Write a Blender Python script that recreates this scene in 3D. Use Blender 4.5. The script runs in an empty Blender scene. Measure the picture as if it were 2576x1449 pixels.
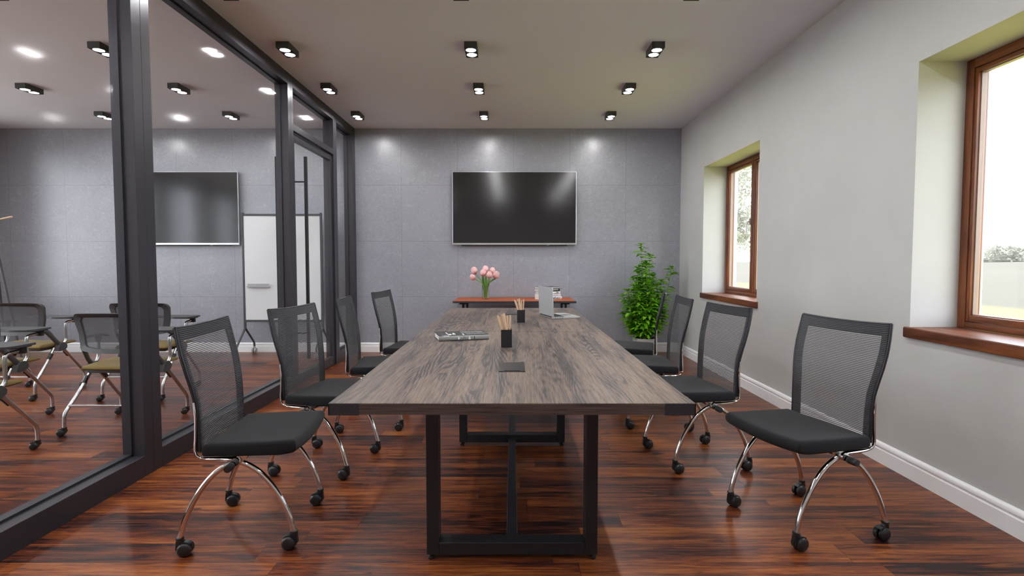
import bpy, bmesh, math, random
from mathutils import Vector, Matrix
R = math.radians
COL = bpy.context.scene.collection
random.seed(4)

# ------------------------------------------------------------------ mesh helpers
class MB:
    """collects geometry for ONE mesh object"""
    def __init__(s): s.v = []; s.f = []
    def add(s, vs, fs):
        o = len(s.v); s.v += [tuple(p) for p in vs]; s.f += [tuple(o + i for i in f) for f in fs]; return s
    def box(s, x0, x1, y0, y1, z0, z1, bev=0.0, seg=2, rot=None):
        if bev <= 0:
            vs = [(x, y, z) for x in (x0, x1) for y in (y0, y1) for z in (z0, z1)]
            fs = [(0, 1, 3, 2), (4, 6, 7, 5), (0, 4, 5, 1), (2, 3, 7, 6), (0, 2, 6, 4), (1, 5, 7, 3)]
        else:
            bm = bmesh.new()
            bmesh.ops.create_cube(bm, size=1)
            for v in bm.verts:
                v.co = Vector((x0 + (v.co.x + .5) * (x1 - x0), y0 + (v.co.y + .5) * (y1 - y0), z0 + (v.co.z + .5) * (z1 - z0)))
            bmesh.ops.bevel(bm, geom=bm.edges[:], offset=bev, segments=seg, profile=.5, affect='EDGES')
            bm.verts.index_update()
            vs = [tuple(v.co) for v in bm.verts]; fs = [[v.index for v in f.verts] for f in bm.faces]; bm.free()
        if rot is not None: vs = [tuple(rot @ Vector(p)) for p in vs]
        return s.add(vs, fs)
    def tube(s, pts, r, n=12, cap=True, flat=None, up=None):
        """round tube through pts; r a number or a list; flat = (a, b) scales for an oval section"""
        P = [Vector(p) for p in pts]; m = len(P)
        rr = r if isinstance(r, (list, tuple)) else [r] * m
        T = []
        for i in range(m):
            t = (P[min(i + 1, m - 1)] - P[max(i - 1, 0)]); T.append(t.normalized())
        u = Vector(up) if up else (Vector((0, 0, 1)) if abs(T[0].z) < .9 else Vector((0, 1, 0)))
        vs = []
        for i in range(m):
            u = (u - T[i] * u.dot(T[i])).normalized(); w = T[i].cross(u)
            fa, fb = flat or (1, 1)
            for k in range(n):
                a = 2 * math.pi * k / n
                vs.append(P[i] + u * math.cos(a) * rr[i] * fa + w * math.sin(a) * rr[i] * fb)
        fs = [(i * n + k, i * n + (k + 1) % n, (i + 1) * n + (k + 1) % n, (i + 1) * n + k) for i in range(m - 1) for k in range(n)]
        if cap: fs += [tuple(range(n))[::-1], tuple(range((m - 1) * n, m * n))]
        return s.add(vs, fs)
    def lathe(s, prof, M=None, n=24, cap=True):
        """prof = [(radius, height)] round the z axis, closed at both ends when radius > 0"""
        vs = []; fs = []
        for (r, z) in prof:
            for k in range(n):
                a = 2 * math.pi * k / n; vs.append(Vector((r * math.cos(a), r * math.sin(a), z)))
        for i in range(len(prof) - 1):
            for k in range(n):
                fs.append((i * n + k, i * n + (k + 1) % n, (i + 1) * n + (k + 1) % n, (i + 1) * n + k))
        if cap: fs += [tuple(range(n))[::-1], tuple(range((len(prof) - 1) * n, len(prof) * n))]
        if M is not None: vs = [M @ v for v in vs]
        return s.add(vs, fs)
    def grid(s, P):
        """P[i][j] points"""
        a = len(P); b = len(P[0])
        return s.add([p for row in P for p in row], [(i * b + j, (i + 1) * b + j, (i + 1) * b + j + 1, i * b + j + 1) for i in range(a - 1) for j in range(b - 1)])
    def prism(s, poly, z0, z1, M=None):
        n = len(poly); vs = [Vector((x, y, z0)) for x, y in poly] + [Vector((x, y, z1)) for x, y in poly]
        fs = [tuple(range(n))[::-1], tuple(range(n, 2 * n))] + [(i, (i + 1) % n, n + (i + 1) % n, n + i) for i in range(n)]
        if M is not None: vs = [M @ v for v in vs]
        return s.add(vs, fs)
    def build(s, name, mat, parent=None, loc=(0, 0, 0), smooth=True, ang=35, fix=True):
        me = bpy.data.meshes.new(name); me.from_pydata(s.v, [], s.f)
        if fix:
            bm = bmesh.new(); bm.from_mesh(me); bmesh.ops.recalc_face_normals(bm, faces=bm.faces[:]); bm.to_mesh(me); bm.free()
        me.materials.append(mat); me.update()
        if smooth:
            me.polygons.foreach_set('use_smooth', [True] * len(me.polygons))
            try: me.set_sharp_from_angle(angle=R(ang))
            except Exception: pass
        o = bpy.data.objects.new(name, me); COL.objects.link(o); o.location = loc
        if parent: o.parent = parent
        return o

def spline(pts, k=6):
    """Catmull-Rom through pts"""
    P = [Vector(p) for p in pts]; out = []
    for i in range(len(P) - 1):
        a = P[max(i - 1, 0)]; b = P[i]; c = P[i + 1]; d = P[min(i + 2, len(P) - 1)]
        for j in range(k):
            t = j / k
            out.append(.5 * ((2 * b) + (c - a) * t + (2 * a - 5 * b + 4 * c - d) * t * t + (3 * b - a - 3 * c + d) * t ** 3))
    return out + [P[-1]]

def lerp(tab, x):
    """smooth-ish interpolation in a table of (x, y)"""
    if x <= tab[0][0]: return tab[0][1]
    for (a, b), (c, d) in zip(tab, tab[1:]):
        if x <= c: return b + (d - b) * (x - a) / (c - a)
    return tab[-1][1]

def tag(o, label, cat, group=None, kind=None):
    o['label'] = label; o['category'] = cat
    if group: o['group'] = group
    if kind: o['kind'] = kind
    return o

def thing(name, label, cat, loc=(0, 0, 0), rz=0.0, group=None, kind=None):
    o = bpy.data.objects.new(name, None); COL.objects.link(o)
    o.empty_display_size = .05; o.location = loc; o.rotation_euler = (0, 0, rz)
    return tag(o, label, cat, group, kind)

def dup(root, label, loc=None, rz=None, group=None):
    r = root.copy(); COL.objects.link(r); r['label'] = label
    if group: r['group'] = group
    if loc is not None: r.location = loc
    if rz is not None: r.rotation_euler = (0, 0, rz)
    for ch in list(root.children):
        c = ch.copy(); COL.objects.link(c); c.parent = r
        for g in list(ch.children):
            d = g.copy(); COL.objects.link(d); d.parent = c
    return r

# ------------------------------------------------------------------ material helpers
class NT:
    def __init__(s, name):
        s.m = bpy.data.materials.new(name); s.m.use_nodes = True; s.t = s.m.node_tree; s.t.nodes.clear()
        s.out = s.t.nodes.new('ShaderNodeOutputMaterial')
    def n(s, typ, ins=None, **props):
        nd = s.t.nodes.new('ShaderNode' + typ)
        for k, v in props.items(): setattr(nd, k, v)
        for k, v in (ins or {}).items():
            sock = nd.inputs[k]
            if isinstance(v, bpy.types.NodeSocket): s.t.links.new(v, sock)
            else: sock.default_value = v
        return nd
    def math(s, op, a, b=0.0, c=0.0):
        nd = s.n('Math', {0: a, 1: b}, operation=op)
        if op in ('MULTIPLY_ADD', 'SMOOTH_MIN', 'COMPARE'):
            if isinstance(c, bpy.types.NodeSocket): s.t.links.new(c, nd.inputs[2])
            else: nd.inputs[2].default_value = c
        return nd.outputs[0]
    def comb(s, x=0.0, y=0.0, z=0.0): return s.n('CombineXYZ', {0: x, 1: y, 2: z}).outputs[0]
    def noise(s, vec, scale=5., detail=4., rough=.5, dist=0.):
        return s.n('TexNoise', {'Vector': vec, 'Scale': scale, 'Detail': detail, 'Roughness': rough, 'Distortion': dist}).outputs[0]
    def ramp(s, fac, stops, interp='LINEAR'):
        nd = s.n('ValToRGB', {0: fac}); cr = nd.color_ramp; cr.interpolation = interp
        while len(cr.elements) > 1: cr.elements.remove(cr.elements[-1])
        for i, (p, c) in enumerate(stops):
            e = cr.elements[0] if i == 0 else cr.elements.new(p)
            e.position = p; c = (c, c, c) if isinstance(c, (int, float)) else c; e.color = (*c[:3], 1)
        return nd.outputs[0]
    def mix(s, fac, a, b, mode='MIX'):
        nd = s.n('Mix', data_type='RGBA', blend_type=mode)
        for i, v in ((0, fac), (6, a), (7, b)):
            if isinstance(v, bpy.types.NodeSocket): s.t.links.new(v, nd.inputs[i])
            else: nd.inputs[i].default_value = (*v, 1) if isinstance(v, tuple) and len(v) == 3 else v
        return nd.outputs[2]
    def bump(s, h, strength=.2, dist=.01): return s.n('Bump', {'Height': h, 'Strength': strength, 'Distance': dist}).outputs[0]
    def pbr(s, **k):
        ins = {}
        for a, b in k.items():
            a = {'col': 'Base Color', 'rough': 'Roughness', 'metal': 'Metallic', 'spec': 'Specular IOR Level', 'nor': 'Normal',
                 'coat': 'Coat Weight', 'coatr': 'Coat Roughness', 'trans': 'Transmission Weight', 'ior': 'IOR', 'alpha': 'Alpha',
                 'sheen': 'Sheen Weight', 'em': 'Emission Color', 'ems': 'Emission Strength', 'sss': 'Subsurface Weight'}[a]
            ins[a] = (*b, 1) if isinstance(b, tuple) and len(b) == 3 else b
        p = s.n('BsdfPrincipled', ins); s.t.links.new(p.outputs[0], s.out.inputs[0]); return s.m
    def surf(s, sh): s.t.links.new(sh, s.out.inputs[0]); return s.m
    def obj(s): return s.n('TexCoord').outputs['Object']
    def pos(s): return s.n('NewGeometry').outputs['Position']
    def sep(s, v): return s.n('SeparateXYZ', {0: v}).outputs

def plain(name, col, rough=.5, metal=0., spec=.5, var=.06, scale=30., bump=0., **k):
    t = NT(name); v = t.obj(); f = t.noise(v, scale, 3)
    c = t.mix(f, tuple(x * (1 - var) for x in col), tuple(min(1, x * (1 + var)) for x in col))
    kw = dict(col=c, rough=rough, metal=metal, spec=spec, **k)
    if bump: kw['nor'] = t.bump(t.noise(v, scale * 8, 2), bump, .002)
    return t.pbr(**kw)

def mat_floor():
    t = NT('acacia_plank_floor'); x, y, z = t.sep(t.pos())
    W = .1475
    ry = t.math('DIVIDE', t.math('SUBTRACT', y, .101), W); row = t.math('FLOOR', ry); fy = t.math('FRACT', ry)
    off = t.n('TexWhiteNoise', {'W': row}, noise_dimensions='1D').outputs[0]
    rx = t.math('DIVIDE', t.math('ADD', x, t.math('MULTIPLY', off, 7.3)), 1.22); colm = t.math('FLOOR', rx); fx = t.math('FRACT', rx)
    idc = t.n('TexWhiteNoise', {'Vector': t.comb(colm, row, 3.3)}, noise_dimensions='3D').outputs
    idv = idc[0]; sh = t.math('MULTIPLY', idv, 61.)
    # broad dark heartwood streaks, medium figure, fine pores
    a = t.noise(t.comb(t.math('MULTIPLY_ADD', x, .75, sh), t.math('MULTIPLY', y, 9.), sh), 1.4, 3, .5, .55)
    b = t.noise(t.comb(t.math('MULTIPLY_ADD', x, 2.2, sh), t.math('MULTIPLY', y, 30.), sh), 1.5, 6, .66, .9)
    c = t.noise(t.comb(t.math('MULTIPLY_ADD', x, 9., sh), t.math('MULTIPLY', y, 170.), sh), 1.3, 4, .7)
    cs = lambda n, g: t.n('Clamp', {0: t.math('MULTIPLY_ADD', t.math('SUBTRACT', n, .5), g, .5)}).outputs[0]
    v = t.math('ADD', t.math('MULTIPLY', cs(a, 2.6), .32), t.math('ADD', t.math('MULTIPLY', cs(b, 3.0), .38), t.math('MULTIPLY', cs(c, 3.2), .16)))
    v = t.math('ADD', v, t.math('MULTIPLY', idv, .22))
    col = t.ramp(v, [(.18, (.008, .0055, .008)), (.33, (.019, .0090, .0105)), (.43, (.070, .0185, .0115)), (.55, (.150, .0375, .0140)), (.70, (.262, .075, .0180)), (.93, (.40, .145, .038))])
    # knots
    k = t.noise(t.comb(t.math('MULTIPLY_ADD', x, 5.5, sh), t.math('MULTIPLY', y, 15.), sh), 1., 2, .4, .3)
    col = t.mix(t.ramp(k, [(.70, 0.), (.76, .85)]), col, (.010, .005, .005))
    # seams
    dy = t.math('MINIMUM', fy, t.math('SUBTRACT', 1., fy)); dx = t.math('MINIMUM', fx, t.math('SUBTRACT', 1., fx))
    s = t.math('MINIMUM', t.math('MULTIPLY', dy, W), t.math('MULTIPLY', dx, 1.22))
    sm = t.ramp(t.math('MULTIPLY', s, 500.), [(.25, 1.), (.9, 0.)])
    col = t.mix(t.math('MULTIPLY', sm, .65), col, (.008, .004, .004))
    h = t.math('SUBTRACT', t.math('MULTIPLY', v, .25), t.math('MULTIPLY', sm, .7))
    return t.pbr(col=col, rough=t.math('MULTIPLY_ADD', b, .14, .24), spec=.28, nor=t.bump(h, .18, .004))

def mat_table():
    t = NT('grey_oak_table_laminate'); x, y, z = t.sep(t.obj())
    W = .203
    rx = t.math('DIVIDE', t.math('ADD', x, .61), W); st = t.math('FLOOR', rx); fx = t.math('FRACT', rx)
    idv = t.n('TexWhiteNoise', {'W': t.math('ADD', st, 2.7)}, noise_dimensions='1D').outputs[0]; sh = t.math('MULTIPLY', idv, 43.)
    n1 = t.noise(t.comb(t.math('MULTIPLY', x, 5.2), t.math('MULTIPLY_ADD', y, .50, sh), sh), 1., 1.6, .45, .2)
    wob = t.noise(t.comb(t.math('MULTIPLY', x, 34.), t.math('MULTIPLY_ADD', y, 9., sh), sh), 1., 3, .6)
    ring = t.math('SINE', t.math('MULTIPLY', t.math('MULTIPLY_ADD', wob, .020, n1), 210.))
    gate = t.ramp(t.noise(t.comb(t.math('MULTIPLY', x, 7.), t.math('MULTIPLY_ADD', y, 1.1, sh), t.math('ADD', sh, 9.)), 1., 3, .55, .4), [(.47, 0.), (.62, 1.)])
    band = t.noise(t.comb(t.math('MULTIPLY', x, 30.), t.math('MULTIPLY_ADD', y, .9, sh), t.math('ADD', sh, 3.)), 1., 4, .6, .3)
    pore = t.noise(t.comb(t.math('MULTIPLY', x, 210.), t.math('MULTIPLY_ADD', y, 7., sh), sh), 1., 4, .65, .3)
    saw = t.noise(t.comb(t.math('MULTIPLY', x, 10.), t.math('MULTIPLY', y, 170.), sh), 1., 2, .6)
    sawg = t.noise(t.comb(t.math('MULTIPLY', x, 4.), t.math('MULTIPLY', y, 3.), 5.), 1., 2)
    r = t.math('MULTIPLY', t.ramp(t.math('MULTIPLY_ADD', ring, .5, .5), [(.20, 1.), (.60, 0.)]), t.math('MULTIPLY_ADD', gate, .85, .10))
    d = t.math('ADD', t.math('MULTIPLY', r, .60), t.math('MULTIPLY', gate, .20))
    d = t.math('ADD', d, t.math('MULTIPLY', t.ramp(band, [(.46, 0.), (.66, 1.)]), .50))
    d = t.math('ADD', d, t.math('MULTIPLY', t.ramp(pore, [(.40, 1.), (.58, 0.)]), .55))
    d = t.math('SUBTRACT', d, t.math('MULTIPLY', t.math('MULTIPLY', t.ramp(saw, [(.56, 0.), (.72, 1.)]), t.ramp(sawg, [(.48, 0.), (.62, 1.)])), .35))
    light = t.mix(idv, (.262, .184, .136), (.205, .150, .118))
    col = t.mix(t.n('Clamp', {0: d}).outputs[0], light, (.040, .036, .039))
    return t.pbr(col=col, rough=.40, spec=.36, nor=t.bump(pore, .08, .002))

def mat_oak_edge():
    t = NT('dark_oak_table_edge'); x, y, z = t.sep(t.obj())
    f = t.noise(t.comb(t.math('MULTIPLY', x, 5.), t.math('MULTIPLY', y, 5.), t.math('MULTIPLY', z, 190.)), 1., 5, .6, .4)
    return t.pbr(col=t.ramp(f, [(.3, (.036, .025, .023)), (.7, (.125, .086, .073))]), rough=.5, spec=.3)

def mat_slate():
    t = NT('grey_slate_wall_tiles'); v = t.pos(); x, y, z = t.sep(v)
    T = .7455; H = .743
    fx = t.math('FRACT', t.math('DIVIDE', t.math('SUBTRACT', x, .021), T)); fz = t.math('FRACT', t.math('DIVIDE', z, H))
    ix = t.math('FLOOR', t.math('DIVIDE', t.math('SUBTRACT', x, .021), T)); iz = t.math('FLOOR', t.math('DIVIDE', z, H))
    idv = t.n('TexWhiteNoise', {'Vector': t.comb(ix, iz, 1.)}, noise_dimensions='3D').outputs[0]
    sv = t.comb(x, t.math('MULTIPLY', idv, 30.), z)
    cloud = t.noise(sv, 3., 5, .6, .3)
    mott = t.noise(sv, 42., 4, .65)
    rn = t.noise(sv, 17., 3, .6, 1.6)
    ridge = t.ramp(t.math('ABSOLUTE', t.math('SUBTRACT', rn, .5)), [(.004, 1.), (.022, 0.)])
    fleck = t.math('MULTIPLY', ridge, t.ramp(t.noise(sv, 11., 4, .65), [(.52, 0.), (.66, 1.)]))
    fleck = t.math('MAXIMUM', fleck, t.ramp(t.noise(sv, 70., 2, .5), [(.70, 0.), (.76, .7)]))
    cs_ = lambda n: t.n('Clamp', {0: t.math('MULTIPLY_ADD', t.math('SUBTRACT', n, .5), 2.0, .5)}).outputs[0]
    col = t.mix(t.math('MULTIPLY_ADD', cloud, .45, t.math('MULTIPLY', cs_(mott), .55)), (.238, .246, .282), (.380, .390, .440))
    col = t.mix(t.math('MULTIPLY', fleck, .50), col, (.66, .655, .675))
    dx = t.math('MINIMUM', fx, t.math('SUBTRACT', 1., fx)); dz = t.math('MINIMUM', fz, t.math('SUBTRACT', 1., fz))
    sm = t.ramp(t.math('MULTIPLY', t.math('MINIMUM', dx, dz), 280.), [(.30, 1.), (.75, 0.)])
    col = t.mix(t.math('MULTIPLY', sm, .62), col, (.05, .048, .055))
    return t.pbr(col=col, rough=.31, spec=.95, nor=t.bump(mott, .02, .002))

def mat_plaster(name, a, b, scale=1.2):
    t = NT(name); v = t.pos()
    f = t.noise(v, scale, 4, .55); g = t.noise(v, 210., 2)
    return t.pbr(col=t.mix(t.ramp(f, [(.32, 0.), (.68, 1.)]), a, b), rough=.85, spec=.2, nor=t.bump(g, .12, .002))

def mat_redwood(name, axis):
    """stained wood with grain along an axis"""
    t = NT(name); x, y, z = t.sep(t.obj())
    def stretch(lo, hi):
        k = [hi, hi, hi]; k['xyz'.index(axis)] = lo
        return t.comb(t.math('MULTIPLY', x, k[0]), t.math('MULTIPLY', y, k[1]), t.math('MULTIPLY', z, k[2]))
    a = t.noise(stretch(1.3, 11.), 1., 5, .6, .6); b = t.noise(stretch(7., 170.), 1., 3, .6)
    v = t.math('ADD', t.math('MULTIPLY', a, .75), t.math('MULTIPLY', b, .30))
    return t.pbr(col=t.ramp(v, [(.32, (.022, .008, .005)), (.46, (.095, .027, .011)), (.60, (.205, .064, .021)), (.78, (.30, .108, .036))]), rough=.42, spec=.4, nor=t.bump(b, .10, .002))

def mat_glass(name, tint=(1, 1, 1), rough=.17, f0=.045, boost=1.0):
    t = NT(name)
    lw = t.n('LayerWeight', {'Blend': .5}).outputs['Facing']
    fr = t.math('MULTIPLY_ADD', t.math('POWER', lw, 5.0), boost * (1 - f0), f0)
    gl = t.n('BsdfGlossy', {'Color': (1, 1, 1, 1), 'Roughness': rough}).outputs[0]
    tr = t.n('BsdfTransparent', {'Color': (*tint, 1)}).outputs[0]
    return t.surf(t.n('MixShader', {0: fr, 1: tr, 2: gl}).outputs[0])

def mat_emit(name, col, s):
    t = NT(name); return t.surf(t.n('Emission', {'Color': (*col, 1), 'Strength': s}).outputs[0])

M = dict(
    floor=mat_floor(), table=mat_table(), edge=mat_oak_edge(), slate=mat_slate(),
    wall=mat_plaster('warm_grey_plaster', (.485, .485, .470), (.535, .535, .52)),
    ceil=mat_plaster('grey_ceiling_paint', (.80, .828, .88), (.825, .852, .905), .8),
    white=plain('white_baseboard_gloss', (.86, .86, .86), .32, var=.02),
    char=plain('charcoal_aluminium', (.046, .044, .054), .38, .35, var=.10, scale=60),
    blacksteel=plain('black_powder_coated_steel', (.019, .019, .023), .42, .15, bump=.08),
    blackplate=plain('black_corner_plate', (.030, .028, .034), .45, .2, bump=.05),
    chrome=plain('polished_chrome', (.80, .79, .78), .07, 1.0, var=.01),
    satin=plain('satin_silver_tube', (.62, .61, .60), .26, 1.0, var=.03),
    fabric=None, rib=plain('black_mesh_rib', (.088, .088, .095), .45, var=.1),
    shell=plain('charcoal_plastic_frame', (.030, .030, .035), .40, var=.08),
    rubber=plain('black_rubber', (.018, .018, .020), .38, var=.1),
    caster=plain('black_caster_nylon', (.017, .017, .019), .33, var=.1),
    greyplastic=plain('dark_grey_plastic', (.058, .056, .060), .48, var=.08),
    greymesh=plain('grey_back_mesh_thread', (.105, .103, .115), .7, var=.1),
    olive=None,
    redx=mat_redwood('stained_wood_along_x', 'x'), redy=mat_redwood('stained_wood_along_y', 'y'), redz=mat_redwood('stained_wood_along_z', 'z'),
    pane=mat_glass('partition_glass', (.97, .98, .98), .085, .008, .26),
    winglass=mat_glass('window_glass', (.99, 1, .99), .02, .03, .5),
    disc=mat_emit('lamp_disc_light', (1.0, .99, .99), 124.),
    lamphouse=plain('black_lamp_housing', (.055, .060, .058), .42, .3, var=.05),
    screen=plain('tv_screen_black', (.011, .010, .012), .14, var=.02, spec=.75),
    silver=plain('silver_bezel', (.62, .62, .63), .28, .9, var=.02),
    board=plain('white_board_enamel', (.76, .77, .78), .22, var=.01),
    tray=plain('grey_tray_plastic', (.40, .40, .41), .4, var=.03),
    console=None,
    paper=plain('white_page_edges', (.74, .73, .71), .8, var=.05, scale=200),
    bookblack=plain('black_book_cover', (.021, .021, .024), .42, var=.1),
    bookgrey=plain('grey_book_spine', (.30, .315, .305), .42, var=.04),
    bookwhite=plain('white_book_spine', (.74, .74, .74), .45, var=.03),
    ink=plain('white_print', (.80, .80, .80), .5, var=.01), inkdark=plain('dark_print', (.055, .06, .06), .5, var=.05),
    inkgrey=plain('grey_print', (.24, .255, .25), .5, var=.05), inkred=plain('red_page_band', (.30, .06, .05), .6, var=.05),
    cup=plain('black_pencil_cup', (.016, .015, .018), .36, var=.05),
    pencil=plain('pale_pencil_wood', (.66, .46, .30), .5, var=.12, scale=120),
    grommet=plain('dark_anodised_plate', (.050, .050, .054), .30, .6, var=.04),
    slot=plain('black_cable_slot', (.004, .004, .004), .8, var=.05),
    alu=plain('laptop_aluminium', (.50, .51, .51), .42, .4, var=.01), keys=plain('laptop_black_keys', (.020, .020, .022), .5, var=.05),
    leaf=None, stem=plain('green_plant_stem', (.14, .30, .035), .5, var=.2), soil=plain('dark_potting_soil', (.018, .013, .010), .95, var=.4, scale=80, bump=.6),
    pot=plain('pale_concrete_pot', (.50, .50, .49), .7, var=.08, bump=.1),
    petal=None, tulipgreen=plain('tulip_leaf_green', (.085, .24, .018), .42, var=.25, scale=12), tulipstem=plain('tulip_stem_green', (.18, .36, .03), .45, var=.15, scale=20),
    vase=mat_glass('vase_glass', (.90, .93, .93), .02, .09, .9), water=mat_glass('vase_water', (.90, .95, .92), .0, .02, .25),
    bead=plain('window_glazing_bead', (.27, .19, .15), .4, var=.05),
    dowel=plain('pale_wood_dowel', (.60, .42, .24), .5, var=.1),
)
def mat_fabric(name, col):
    t = NT(name); v = t.obj(); g = t.noise(v, 420., 3, .7); w = t.noise(v, 60., 3)
    c = t.mix(t.math('MULTIPLY_ADD', g, .7, t.math('MULTIPLY', w, .3)), tuple(x * .55 for x in col), tuple(x * 1.5 for x in col))
    return t.pbr(col=c, rough=.92, spec=.22, sheen=.10, nor=t.bump(g, .5, .002))
M['fabric'] = mat_fabric('black_wool_fabric', (.0110, .0110, .0135)); M['olive'] = mat_fabric('olive_seat_fabric', (.215, .150, .050))
def mat_console():
    t = NT('cherry_laminate'); x, y, z = t.sep(t.obj())
    f = t.noise(t.comb(t.math('MULTIPLY', x, 2.), t.math('MULTIPLY', y, 40.), z), 1., 4, .6, .5)
    return t.pbr(col=t.ramp(f, [(.3, (.36, .068, .016)), (.7, (.50, .115, .030))]), rough=.5, spec=.22)
M['console'] = mat_console()
def mat_leaf():
    t = NT('bright_green_leaves'); v = t.pos(); f = t.noise(v, 14., 2); h = t.noise(v, 55., 2)
    c = t.ramp(t.math('MULTIPLY_ADD', f, .6, t.math('MULTIPLY', h, .4)), [(.36, (.045, .19, .006)), (.50, (.165, .44, .014)), (.66, (.34, .66, .035))])
    p = t.n('BsdfPrincipled', {'Base Color': c, 'Roughness': .38, 'Specular IOR Level': .4}).outputs[0]
    tl = t.n('BsdfTranslucent', {'Color': c}).outputs[0]
    return t.surf(t.n('MixShader', {0: .38, 1: p, 2: tl}).outputs[0])
M['leaf'] = mat_leaf()
def mat_petal():
    t = NT('pink_tulip_petals'); x, y, z = t.sep(t.obj()); f = t.noise(t.obj(), 60., 2)
    c = t.mix(t.math('MULTIPLY_ADD', t.ramp(t.math('MULTIPLY', z, 17.), [(.1, 0.), (.9, 1.)]), .75, t.math('MULTIPLY', f, .25)), (.62, .20, .215), (.90, .60, .58))
    return t.pbr(col=c, rough=.45, sss=.0, spec=.35)
M['petal'] = mat_petal()

# ------------------------------------------------------------------ the room
ZC = 2.972; YB = 7.345; XR = 2.242; YF = -1.80; XL = -6.95; XG = -2.08
def struct(name, mb, mat, label, cat, smooth=False, parent=None):
    o = mb.build(name, mat, parent, smooth=smooth)
    if not parent: tag(o, label, cat, kind='structure')
    return o
struct('floor', MB().box(XL, XR + .42, YF, YB, -.12, 0), M['floor'], 'glossy reddish brown wood plank floor under the whole room', 'floor')
struct('ceiling', MB().box(XL, XR + .42, YF, YB + .2, ZC, ZC + .15), M['ceil'], 'plain warm grey ceiling with rows of spotlights', 'ceiling')
struct('wall_back', MB().box(XL, XR, YB, YB + .2, -.12, ZC), M['slate'], 'grey slate tiled end wall carrying the two televisions', 'wall')
struct('wall_front', MB().box(XL, XR, YF - .2, YF, -.12, ZC), M['wall'], 'plain grey wall opposite the televisions', 'wall')
wl = MB()
W3 = (-1.50, -.10); W6 = (.22, 1.62); W7 = (1.90, 3.30); W4 = (3.56, 4.95); W5 = (5.13, 6.44)
for y0, y1, z0, z1 in ((YF - .2, W3[0], -.12, ZC), (W3[1], W6[0], -.12, ZC), (W6[1], W7[0], -.12, ZC), (W7[1], W4[0], -.12, ZC), (W4[1], W5[0], -.12, ZC), (W5[1], YB + .2, -.12, ZC)): wl.box(XL - .4, XL, y0, y1, z0, z1)
for a, b in (W3, W6, W7, W4, W5): wl.box(XL - .4, XL, a, b, -.12, .54); wl.box(XL - .4, XL, a, b, 2.88, ZC)
struct('wall_left', wl, M['wall'], 'grey wall with windows at the outer side of the glazed classroom', 'wall')
WZ0, WZ1 = .79, 2.3175; W1 = (1.638, 3.078); W2 = (5.018, 6.460); XW = XR + .40
wr = MB()
for y0, y1, z0, z1 in ((YF - .2, W1[0], -.12, ZC), (W1[1], W2[0], -.12, ZC), (W2[1], YB + .2, -.12, ZC)): wr.box(XR, XW, y0, y1, z0, z1)
for a, b in (W1, W2): wr.box(XR, XW, a, b, -.12, WZ0); wr.box(XR, XW, a, b, WZ1, ZC)
struct('wall_right', wr, M['wall'], 'warm grey plaster wall with two deep set windows', 'wall')

def baseboard(name, along, c, a, b, label):
    """profile: 2-D (offset from wall, height)"""
    prof = [(0, 0), (.0165, 0), (.0165, .082), (.0125, .088), (.0125, .094), (.0165, .100), (.0165, .112), (.012, .120), (.006, .125), (0, .127)]
    P = []
    for t in (a, b):
        P.append([((c - o, t, h) if along == 'y' else (t, c - o, h)) for o, h in prof])
    m = MB().grid(P); n = len(prof); m.f += [tuple(range(n)), tuple(range(n, 2 * n))[::-1]]
    o = m.build(name, M['white'], smooth=True, ang=30); return tag(o, label, 'baseboard', kind='structure')
baseboard('baseboard_right', 'y', XR, YF, YB, 'white moulded baseboard along the window wall')
baseboard('baseboard_back', 'x', YB, -2.08, XR - .0165, 'white moulded baseboard under the television beside the plant')
baseboard('baseboard_left', 'x', YB, XL, -2.20, 'white moulded baseboard behind the glass at the whiteboard')

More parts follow.
